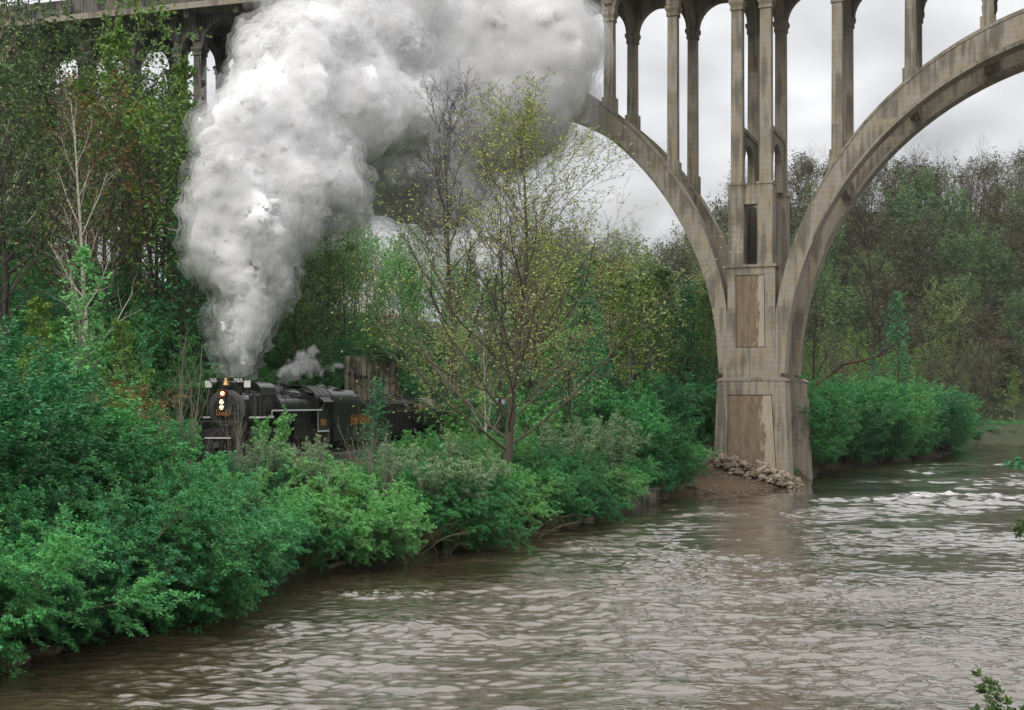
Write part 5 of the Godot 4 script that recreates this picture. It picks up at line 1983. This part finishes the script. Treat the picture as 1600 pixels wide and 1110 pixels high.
	for i in middle.size():
		var p: Vector2 = middle[i]
		var q: Array = [["slope0", "spring-green", "spring_leaves"], ["slope4", "emerald-leafed", "slope_ivy"], ["slope2", "slim spring-green", "spring_leaves"], ["birch", "white-trunked", ""], ["slope2", "slim green", "bush_leaves_fresh"], ["slope0", "light green", "bush_leaves_fresh"]][rng.randi() % 6]
		plant("slope_tree", q[0], "%s tree on the hillside behind the train, %s such from the left" % [q[1], tally(q[1] + "on the hillside behind the train")], "tree", at_ground(p.x, p.y), rnd(9, 15.0) + (3.5 if p.y > 155 else 0.0), rnd(0, TAU), "trees on the hillside behind the train", rnd(0.9, 1.2), M[q[2]] if q[2] else null)
	# leafy understorey that climbs the slopes between the trunks
	for zone in [[-62, -18, 60, 140, 4.6, "left of the steam", "understorey on the slope left of the steam"], [-24, 8, 106, 190, 5.5, "behind the train", "understorey on the hillside behind the train"]]:
		var low := scatter(zone[0], zone[1], zone[2], zone[3], zone[4], 900, func(p): return framed(p, 0.02) and side_of(track, p) > 4.2 and side_of(track, p) < 46 and away_from_bridge(p, 0.5) and p.distance_to(Vector2(-13.1, 113)) > 6.0 and (zone[0] == -62 or p.x / p.y > -0.2))
		for i in low.size():
			var p: Vector2 = low[i]
			var q: Array = [["light green", "bush_leaves_fresh"], ["emerald", "emerald_leaves"], ["deep green", "bush_leaves_deep"], ["ivy-green", "slope_ivy"]][rng.randi() % 4]
			plant("slope_shrub", "bush%d" % (rng.randi() % 5), "%s shrub between the trunks %s, %s such from left" % [q[0], zone[5], tally(q[0] + zone[5])], "bush", at_ground(p.x, p.y, 0.2), rnd(2.8, 5.8), rnd(0, TAU), zone[6], rnd(1.0, 1.4), M[q[1]])
	# --- flat ground between the line and the river, left of the pier
	var flatw := scatter(1, 40, 84, 150, 3.3, 700, func(p): return side_of(track, p) < -4.0 and side_of(bank, p) > 4.0 and away_from_bridge(p, 0.5) and not (p.x > 12 and p.y < 108) and p.x / p.y < 0.205)
	for i in flatw.size():
		var p: Vector2 = flatw[i]
		var q: Array = [["slope0", "spring-green", "spring_leaves"], ["poplar", "narrow emerald", "emerald_leaves"], ["slope2", "slim green", "spring_leaves"], ["slope3", "olive-leafed", "olive_leaves"], ["bush2", "bushy deep green", "bush_leaves_deep"]][rng.randi() % 5]
		plant("valley_tree", q[0], "%s tree on the flat left of the pier, %s such from the left" % [q[1], tally(q[1] + "on the flat left of the pier")], "tree", at_ground(p.x, p.y), (rnd(9, 17.5) if q[0] != "bush2" else rnd(4, 6)), rnd(0, TAU), "trees on the flat between railway and river", rnd(0.9, 1.2), M[q[2]])
	# --- trees behind the bushes beyond the pier
	var back := scatter(28, 125, 126, 262, 4.4, 1500, func(p): return side_of(track, p) < -3.0 and side_of(bank, p) > 8.0 and p.x / p.y > 0.2 and away_from_bridge(p, 1.0) and framed(p))
	for i in back.size():
		var p: Vector2 = back[i]
		var q: Array = [["slope0", "spring-green", "spring_leaves"], ["slope2", "slim green", "spring_leaves"], ["bare1", "bare-branched", ""], ["slope4", "dark-leafed", "hill_leaves"], ["bare0", "bare-branched", ""]][rng.randi() % 5]
		plant("bank_tree", q[0], "%s tree behind the bushes beyond the pier, %s such from the left" % [q[1], tally(q[1] + "behind the bushes beyond the pier")], "tree", at_ground(p.x, p.y), rnd(8, 15), rnd(0, TAU), "trees behind the bushes beyond the pier", rnd(0.9, 1.2), M[q[2]] if q[2] else null)
	# --- the far hill
	var hill := scatter(2, 175, 190, 392, 6.2, 2600, func(p): return side_of(track, p) > 4.0 and framed(p, 0.02) and p.x / p.y > 0.02 and side_of(track, p) < 120)
	var said := ["yellow-green crown on the far hill", "open greyish budding crown on the far hill", "brownish budding crown on the far hill", "dense green crown on the far hill", "bare branching tree on the far hill"]
	for i in hill.size():
		var p: Vector2 = hill[i]
		var v: int = [0, 1, 2, 3, 4, 3, 0, 1][rng.randi() % 8]
		# the crest carries open bare-looking crowns
		if side_of(track, p) > 62:
			v = [1, 4, 2, 4][rng.randi() % 4]
		if side_of(track, p) > 60 and rnd(0, 1) < 0.4:
			plant("hill_tree", "bare%d" % (rng.randi() % 2), "leafless dark tree on the far hill, %s such from the left" % tally("leafless"), "tree", at_ground(p.x, p.y), rnd(17, 23), rnd(0, TAU), "trees of the wood on the far hill", 1.25)
			continue
		plant("hill_tree", "hill%d" % v, "%s, %s such from the left" % [said[v], tally(said[v])], "tree", at_ground(p.x, p.y), rnd(13, 22), rnd(0, TAU), "trees of the wood on the far hill", rnd(0.9, 1.15))
	# --- undergrowth that nobody could count
	undergrowth("undergrowth", "low green undergrowth on the slopes behind the railway", scatter_fast(-66, 40, 54, 210, 5200, func(p): return framed(p, 0.02) and side_of(track, p) > 3.4), 1.0, 2.3, M["slope_ivy"])
	undergrowth("undergrowth", "low green growth on the flat ground between railway and river", scatter_fast(-24, 125, 27, 250, 4400, func(p): return framed(p, 0.04) and side_of(track, p) < -2.9 and side_of(bank, p) > 1.0 and not (p.x > 12.0 and p.y > 91 and p.y < 106) and not (p.x > 6.5 and p.x < 18 and side_of(bank, p) < 3.4 and p.y < 104)), 0.5, 1.3, M["bush_leaves_deep"])
	undergrowth("undergrowth", "brush under the wood on the far hill", scatter_fast(0, 180, 185, 395, 5200, func(p): return framed(p, 0.02) and side_of(track, p) > 3.4), 1.4, 3.2, M["hill_leaves"])
	# --- near plants at the right edge, on the photographer's bank
	near_plants()


func scatter_fast(x0: float, x1: float, d0: float, d1: float, n: int, rule: Callable) -> Array:
	var out := []
	for i in n:
		var p := Vector2(rnd(x0, x1), rnd(d0, d1))
		if rule.call(p):
			out.append(p)
	return out


func undergrowth(called: String, label: String, spots: Array, s0: float, s1: float, mat: Material) -> void:
	var mm := MultiMesh.new()
	mm.transform_format = MultiMesh.TRANSFORM_3D
	mm.mesh = kinds["tuft0"].leaf
	mm.instance_count = spots.size()
	for i in spots.size():
		var p: Vector2 = spots[i]
		var s := rnd(s0, s1)
		mm.set_instance_transform(i, Transform3D(Basis(Vector3.UP, rnd(0, TAU)).scaled(Vector3(s, s * rnd(0.7, 1.2), s)), at_ground(p.x, p.y, 0.15)))
	var o := MultiMeshInstance3D.new()
	o.name = numbered(called)
	o.multimesh = mm
	o.material_override = mat
	add_child(o)
	tag(o, label, "undergrowth", "", "stuff")


func near_plants() -> void:
	rng.seed = 77
	var dark: Material = mats["bush_leaves_deep"]
	# low shrub in the lower right corner and a branch that reaches in from the right
	for q in [[5.85, 14.4, 1.85, "dark leafy shrub top in the lower right corner"]]:
		var o := plant("corner_shrub", "shrub", q[3], "bush", W(q[0], 1.35, q[1]), q[2], 0.6, "", 1.35, mats["dark_leaves"])
		o.name = "corner_shrub"
	var specs := [[Vector3(9.6, 5.7, 20.5), Vector3(-1.55, 0.15, 0.5), 1.35, "leafy green branch reaching in at the right edge above the water"], [Vector3(9.2, 5.0, 21.0), Vector3(-0.75, -0.5, 0.2), 0.8, "thin dark twig hanging in at the right edge above the rapids"], [Vector3(7.3, 4.55, 16.0), Vector3(-0.72, 0.05, 0.2), 0.55, "small dark twig at the right edge near the bottom"]]
	for s in specs:
		var wood := MB.new()
		var leaf := MB.new()
		var P := {"levels": 2, "segs": [6, 4, 3], "wob": [0.1, 0.15, 0.2], "up": [-0.03, 0.02, 0.02], "n": [8, 4], "t0": [0.35, 0.2], "ang": [0.7, 0.7], "lr": [0.3, 0.4], "taper": 0.3, "sides": [6, 4, 3], "cone": 0.4, "leaf_from": 1, "leaves": 12, "leaf_l": 0.065, "leaf_w": 0.036, "spread": 0.04, "layered": 0.5, "hues": shades([Color(0.8, 0.85, 0.8)], 0.3)}
		var v: Vector3 = s[1]
		_branch(P, wood, leaf, Vector3.ZERO, Vector3(v.x, v.y, -v.z).normalized(), s[2] * 0.85, 0.014, 0)
		var a: Vector3 = s[0]
		var o := thing("overhanging_branch", s[3], "branch", W(a.x, a.y, a.z))
		obj("branch_wood", wood, mats["dark_bark"], o)
		obj("foliage", leaf, mats["emerald_leaves"] if s[2] > 1 else mats["dark_leaves"], o)
	# the broken leaning trunk beside the pier
	var b := MB.new()
	var pts := PackedVector3Array()
	var rad := PackedFloat32Array()
	for q in [[29.4, 6.3, 124.0, 0.22], [30.6, 8.7, 124.5, 0.2], [32.2, 9.7, 125.0, 0.17], [33.6, 10.8, 125.4, 0.15], [35.6, 11.2, 125.8, 0.12], [37.2, 11.6, 126.0, 0.1], [38.8, 12.2, 126.2, 0.07], [39.8, 12.8, 126.3, 0.03]]:
		pts.append(W(q[0], q[1], q[2]))
		rad.append(q[3])
	b.tint = Color(0.9, 0.8, 0.65)
	b.tube(pts, rad, 8, true)
	var t := thing("fallen_trunk", "broken orange-brown trunk leaning out to the right of the pier", "dead tree")
	var torn := flat("torn_wood", lin(0.11, 0.065, 0.037), 0.9)
	obj("trunk", b, torn, t)
	for q in [[2, 0.9, 1.6], [4, -0.3, 1.2], [5, 0.7, 1.5]]:
		var br := MB.new()
		var p0: Vector3 = pts[q[0]]
		br.tube(PackedVector3Array([p0, p0 + Vector3(q[2] * 0.4, q[1], 0.1), p0 + Vector3(q[2], q[1] * 1.3, -0.1), p0 + Vector3(q[2] * 1.5, q[1] * 2.0, 0.2)]), PackedFloat32Array([0.09, 0.07, 0.05, 0.02]), 6)
		obj("limb", br, mats["dark_bark"], t)


# ------------------------------------------------------------------ steam
# Each puff: picture-free world place (x, y, d) and radius. A soft union of the puffs, roughened by billows, is meshed at several depths:
# the inmost skin is dense white, the outer ones are thin, so that the cloud ends softly.
func steam(called: String, label: String, puffs: Array, cell: float, skins: Array, billow: float, mat_tone: Color, seed_: int, wave := 1.0, foot := -100.0) -> void:
	var lo := Vector3(1e9, 1e9, 1e9)
	var hi := -lo
	for p in puffs:
		var c := W(p[0], p[1], p[2])
		lo = lo.min(c - Vector3.ONE * (p[3] + billow + 1.6 * wave))
		hi = hi.max(c + Vector3.ONE * (p[3] + billow + 1.6 * wave))
	var nx := int((hi.x - lo.x) / cell) + 2
	var ny := int((hi.y - lo.y) / cell) + 2
	var nz := int((hi.z - lo.z) / cell) + 2
	var acc := PackedFloat32Array()
	acc.resize(nx * ny * nz)
	var sharp := 1.3 / wave
	for p in puffs:
		var c := (W(p[0], p[1], p[2]) - lo) / cell
		var r: float = p[3]
		var reach := (r + billow + 1.7 * wave) / cell
		for k in range(maxi(0, int(c.z - reach)), mini(nz, int(c.z + reach) + 2)):
			for j in range(maxi(0, int(c.y - reach)), mini(ny, int(c.y + reach) + 2)):
				var w2 := reach * reach - (k - c.z) * (k - c.z) - (j - c.y) * (j - c.y)
				if w2 <= 0:
					continue
				var w := sqrt(w2)
				var row := (k * ny + j) * nx
				for i in range(maxi(0, int(c.x - w)), mini(nx, int(c.x + w) + 2)):
					var dist := sqrt((i - c.x) * (i - c.x) + (j - c.y) * (j - c.y) + (k - c.z) * (k - c.z)) * cell - r
					acc[row + i] += exp(-sharp * dist)
	var big := noise(seed_, 8.5 * wave)
	var mid := noise(seed_ + 1, 3.6 * wave)
	var small := noise(seed_ + 2, 1.6 * wave)
	var tiny := noise(seed_ + 4, 0.8 * wave)
	var least := exp(-sharp * (billow + 1.65 * wave))
	var field := PackedFloat32Array()
	field.resize(acc.size())
	field.fill(9.0)
	for k in nz:
		for j in ny:
			var row := (k * ny + j) * nx
			for i in nx:
				var a := acc[row + i]
				if a < least:
					continue
				var dist := -log(a) / sharp
				if dist < -2.6 * wave:
					field[row + i] = -9.0
					continue
				var x := lo.x + i * cell
				var y := lo.y + j * cell
				var z := lo.z + k * cell
				var f := absf(big.get_noise_3d(x, y, z)) * 1.0 + absf(mid.get_noise_3d(x, y, z)) * 0.46
				var g := absf(small.get_noise_3d(x, y, z)) * 0.30 + tiny.get_noise_3d(x, y, z) * 0.13
				var wild := smoothstep(foot, foot + 10.0, y)
				field[row + i] = dist + (0.5 + 0.8 * (1.0 - wild)) * wave + billow * (lerpf(0.25, 1.0, wild) * (0.85 - f * 1.5) - g * 1.5)
	var o := thing(called, label, "steam")
	o.set_meta("kind", "stuff")
	var veil := noise(seed_ + 3, 3.2, 3)
	for s in skins.size():
		var m := flat("%s_skin_%d" % [called, s], mat_tone, 1.0)
		m.metallic_specular = 0.0
		if skins[s][1] < 1.0:
			m.backlight_enabled = true
			m.backlight = Color(0.9, 0.9, 0.9)
			m.transparency = BaseMaterial3D.TRANSPARENCY_ALPHA
		var b := nets(field, nx, ny, nz, lo, cell, skins[s][0], skins[s][1], veil, 5)
		if b.ix.size():
			obj("steam_core" if skins[s][1] >= 1.0 else "steam_veil", b, m, o)


func nets(f: PackedFloat32Array, nx: int, ny: int, nz: int, lo: Vector3, cell: float, iso: float, alpha: float, veil: FastNoiseLite, far := 0) -> MB:
	var b := MB.new()
	var at := PackedInt32Array()
	at.resize(f.size())
	at.fill(-1)
	var sy := nx
	var sz := nx * ny
	for k in nz - 1:
		for j in ny - 1:
			var row := k * sz + j * sy
			for i in nx - 1:
				var q := row + i
				var a0 := f[q]
				var neg := a0 < iso
				if (f[q + 1] < iso) == neg and (f[q + sy] < iso) == neg and (f[q + sz] < iso) == neg and (f[q + 1 + sy] < iso) == neg and (f[q + 1 + sz] < iso) == neg and (f[q + sy + sz] < iso) == neg and (f[q + 1 + sy + sz] < iso) == neg:
					continue
				var sum := Vector3.ZERO
				var n := 0
				var g := [a0, f[q + 1], f[q + sy], f[q + sy + 1], f[q + sz], f[q + sz + 1], f[q + sz + sy], f[q + sz + sy + 1]]
				for e in EDGES:
					var u: float = g[e[0]] - iso
					var v: float = g[e[1]] - iso
					if (u < 0) != (v < 0):
						sum += CORNERS[e[0]].lerp(CORNERS[e[1]], u / (u - v))
						n += 1
				var p := lo + (Vector3(i, j, k) + sum / n) * cell
				at[q] = b.v.size()
				b.v.append(p)
				var nn := Vector3(g[1] + g[3] + g[5] + g[7] - g[0] - g[2] - g[4] - g[6], g[2] + g[3] + g[6] + g[7] - g[0] - g[1] - g[4] - g[5], g[4] + g[5] + g[6] + g[7] - g[0] - g[1] - g[2] - g[3])
				if far > 0 and i >= far and j >= far and k >= far and i < nx - far and j < ny - far and k < nz - far:
					# light goes deep into steam: shade it by the broad form
					nn = nn.normalized() * 0.5 + broad_slope(f, q, far, sy, sz, nn)
				b.n.append(nn.normalized())
				var al := alpha
				if alpha < 1.0:
					al = clampf(alpha * (0.9 + 1.7 * veil.get_noise_3d(p.x, p.y, p.z)), 0.0, 1.0)
				b.c.append(Color(1, 1, 1, al))
	for k in range(1, nz - 1):
		for j in range(1, ny - 1):
			for i in range(1, nx - 1):
				var q := k * sz + j * sy + i
				var neg := f[q] < iso
				if (f[q + 1] < iso) != neg:
					_face(b, at[q], at[q - sy], at[q - sy - sz], at[q - sz])
				if (f[q + sy] < iso) != neg:
					_face(b, at[q], at[q - 1], at[q - 1 - sz], at[q - sz])
				if (f[q + sz] < iso) != neg:
					_face(b, at[q], at[q - 1], at[q - 1 - sy], at[q - sy])
	return b


func broad_slope(f: PackedFloat32Array, q: int, far: int, sy: int, sz: int, near_: Vector3) -> Vector3:
	var w := Vector3(f[q + far] - f[q - far], f[q + far * sy] - f[q - far * sy], f[q + far * sz] - f[q - far * sz]).normalized()
	return w if w.dot(near_.normalized()) > 0.5 else near_.normalized()


func _face(b: MB, p: int, q: int, r: int, s: int) -> void:
	if p < 0 or q < 0 or r < 0 or s < 0:
		return
	b.tri(p, q, r)
	b.tri(p, r, s)


const CORNERS := [Vector3(0, 0, 0), Vector3(1, 0, 0), Vector3(0, 1, 0), Vector3(1, 1, 0), Vector3(0, 0, 1), Vector3(1, 0, 1), Vector3(0, 1, 1), Vector3(1, 1, 1)]
const EDGES := [[0, 1], [2, 3], [4, 5], [6, 7], [0, 2], [1, 3], [4, 6], [5, 7], [0, 4], [1, 5], [2, 6], [3, 7]]


# thin steam: overlapping banks of mist, several uneven lumps to each puff
func drift(called: String, label: String, puffs: Array, density: float, seed_: int) -> void:
	rng.seed = seed_
	var o := thing(called, label, "steam")
	o.set_meta("kind", "stuff")
	var m := FogMaterial.new()
	m.albedo = Color(1, 1, 1)
	m.density = density
	for p in puffs:
		for k in 3:
			var f := FogVolume.new()
			f.name = piece_name("mist_bank", o)
			f.shape = RenderingServer.FOG_VOLUME_SHAPE_ELLIPSOID
			f.material = m
			var r: float = p[3] * rnd(0.85, 1.15)
			f.size = Vector3(r * rnd(1.7, 2.7), r * rnd(1.3, 2.0), r * rnd(1.5, 2.1))
			f.position = W(p[0], p[1], p[2]) + rdir() * (r * 0.45)
			f.rotation = Vector3(rnd(-0.4, 0.4), rnd(0, TAU), rnd(-0.6, 0.6))
			o.add_child(f, true)


# ------------------------------------------------------------------ the driver in the cab window
func flesh(bones: Array, cell: float) -> MB:
	var lo := Vector3(1e9, 1e9, 1e9)
	var hi := -lo
	for q in bones:
		for k in 2:
			lo = lo.min(q[k] - Vector3.ONE * (q[2 + k] + 3 * cell))
			hi = hi.max(q[k] + Vector3.ONE * (q[2 + k] + 3 * cell))
	var n := Vector3i((hi - lo) / cell) + Vector3i(2, 2, 2)
	var f := PackedFloat32Array()
	f.resize(n.x * n.y * n.z)
	var soft := 2.2 * cell
	for k in n.z:
		for j in n.y:
			for i in n.x:
				var p := lo + Vector3(i, j, k) * cell
				var d := 1e9
				for q in bones:
					var e: Vector3 = q[1] - q[0]
					var t := clampf((p - q[0]).dot(e) / maxf(e.length_squared(), 1e-9), 0, 1)
					var g: float = (p - q[0] - e * t).length() - lerpf(q[2], q[3], t)
					var h := maxf(soft - absf(d - g), 0) / soft
					d = minf(d, g) - h * h * soft * 0.25
				f[(k * n.y + j) * n.x + i] = d
	return nets(f, n.x, n.y, n.z, lo, cell, 0.0, 1.0, null)


func build_driver() -> void:
	var o := thing("person", "person in dark work clothes and cap leaning out of the cab window", "person", W(-17.1, RAIL, 74), -9.0 * PI / 180.0)
	var skin := flat("skin", lin(0.42, 0.25, 0.18), 0.6)
	var cloth := flat("dark_blue_cloth", lin(0.05, 0.06, 0.09), 0.9)
	var h := Vector3(1.74, 3.5, -13.75)
	var body := flesh([
		[h, h + Vector3(0, 0.05, 0.0), 0.085, 0.09], [h + Vector3(0.0, -0.05, 0.04), h + Vector3(0.0, -0.08, 0.05), 0.06, 0.05],
		[h + Vector3(0, -0.005, 0.09), h + Vector3(0, -0.02, 0.115), 0.014, 0.018], [h + Vector3(0.085, 0, 0), h + Vector3(0.09, 0.02, 0), 0.02, 0.02], [h + Vector3(-0.085, 0, 0), h + Vector3(-0.09, 0.02, 0), 0.02, 0.02],
		[h + Vector3(-0.03, -0.1, -0.01), Vector3(1.6, 3.24, -13.8), 0.055, 0.065],
		[Vector3(1.55, 3.2, -13.6), Vector3(1.55, 3.2, -14.0), 0.08, 0.08], [Vector3(1.5, 3.12, -13.8), Vector3(1.3, 2.6, -13.8), 0.17, 0.16], [Vector3(1.3, 2.6, -13.8), Vector3(1.25, 2.3, -13.8), 0.17, 0.16],
		[Vector3(1.56, 3.19, -13.58), Vector3(1.74, 3.1, -13.4), 0.06, 0.048], [Vector3(1.74, 3.1, -13.4), Vector3(1.7, 3.09, -13.14), 0.045, 0.032],
		[Vector3(1.55, 3.19, -14.02), Vector3(1.5, 2.9, -14.1), 0.06, 0.048], [Vector3(1.5, 2.9, -14.1), Vector3(1.45, 2.85, -13.85), 0.045, 0.032],
		[Vector3(1.25, 2.3, -13.72), Vector3(1.3, 2.25, -13.3), 0.095, 0.07], [Vector3(1.3, 2.25, -13.3), Vector3(1.3, 1.85, -13.28), 0.065, 0.05], [Vector3(1.25, 2.3, -13.9), Vector3(1.25, 2.25, -13.4), 0.095, 0.07], [Vector3(1.25, 2.25, -13.4), Vector3(1.22, 1.85, -13.38), 0.065, 0.05],
	], 0.02)
	# skin above the collar and at the wrists, cloth elsewhere
	for i in body.v.size():
		var p := body.v[i]
		var bare := p.y > 3.29 or (p.z > -13.2 and p.y > 2.9)
		body.c[i] = Color(0.42, 0.25, 0.18) if bare else Color(0.05, 0.06, 0.09)
	obj("body", body, flat("figure", Color(1, 1, 1), 0.75), o)
	var hand := []
	var w := Vector3(1.7, 3.085, -13.14)
	hand.append([w, w + Vector3(0, 0.0, 0.07), 0.026, 0.03])
	for k in 4:
		var x := (k - 1.5) * 0.019
		var l: float = [0.06, 0.075, 0.07, 0.052][k]
		var m := w + Vector3(x, 0.004, 0.08 + l * 0.5)
		hand.append([w + Vector3(x, 0, 0.075), m, 0.009, 0.0085])
		hand.append([m, m + Vector3(0, -0.022, l * 0.5), 0.0085, 0.007])
	hand.append([w + Vector3(-0.025, 0, 0.03), w + Vector3(-0.05, -0.012, 0.07), 0.011, 0.008])
	obj("hand", flesh(hand, 0.005), skin, o)
	var cap := MB.new()
	cap.lathe([Vector2(0.105, 0.03), Vector2(0.11, 0.07), Vector2(0.1, 0.12), Vector2(0.05, 0.145), Vector2(0, 0.15)], Transform3D(Basis.IDENTITY, h), 18)
	cap.box(h + Vector3(0, 0.045, 0.13), Vector3(0.15, 0.012, 0.1))
	obj("cap", cap, cloth, o)
	var eyes := MB.new()
	for x in [-0.033, 0.033]:
		eyes.box(h + Vector3(x, 0.02, 0.086), Vector3(0.02, 0.01, 0.008))
	eyes.box(h + Vector3(0, -0.055, 0.1), Vector3(0.045, 0.008, 0.008))
	obj("face_features", eyes, flat("dark_features", lin(0.05, 0.03, 0.025), 0.6), o)
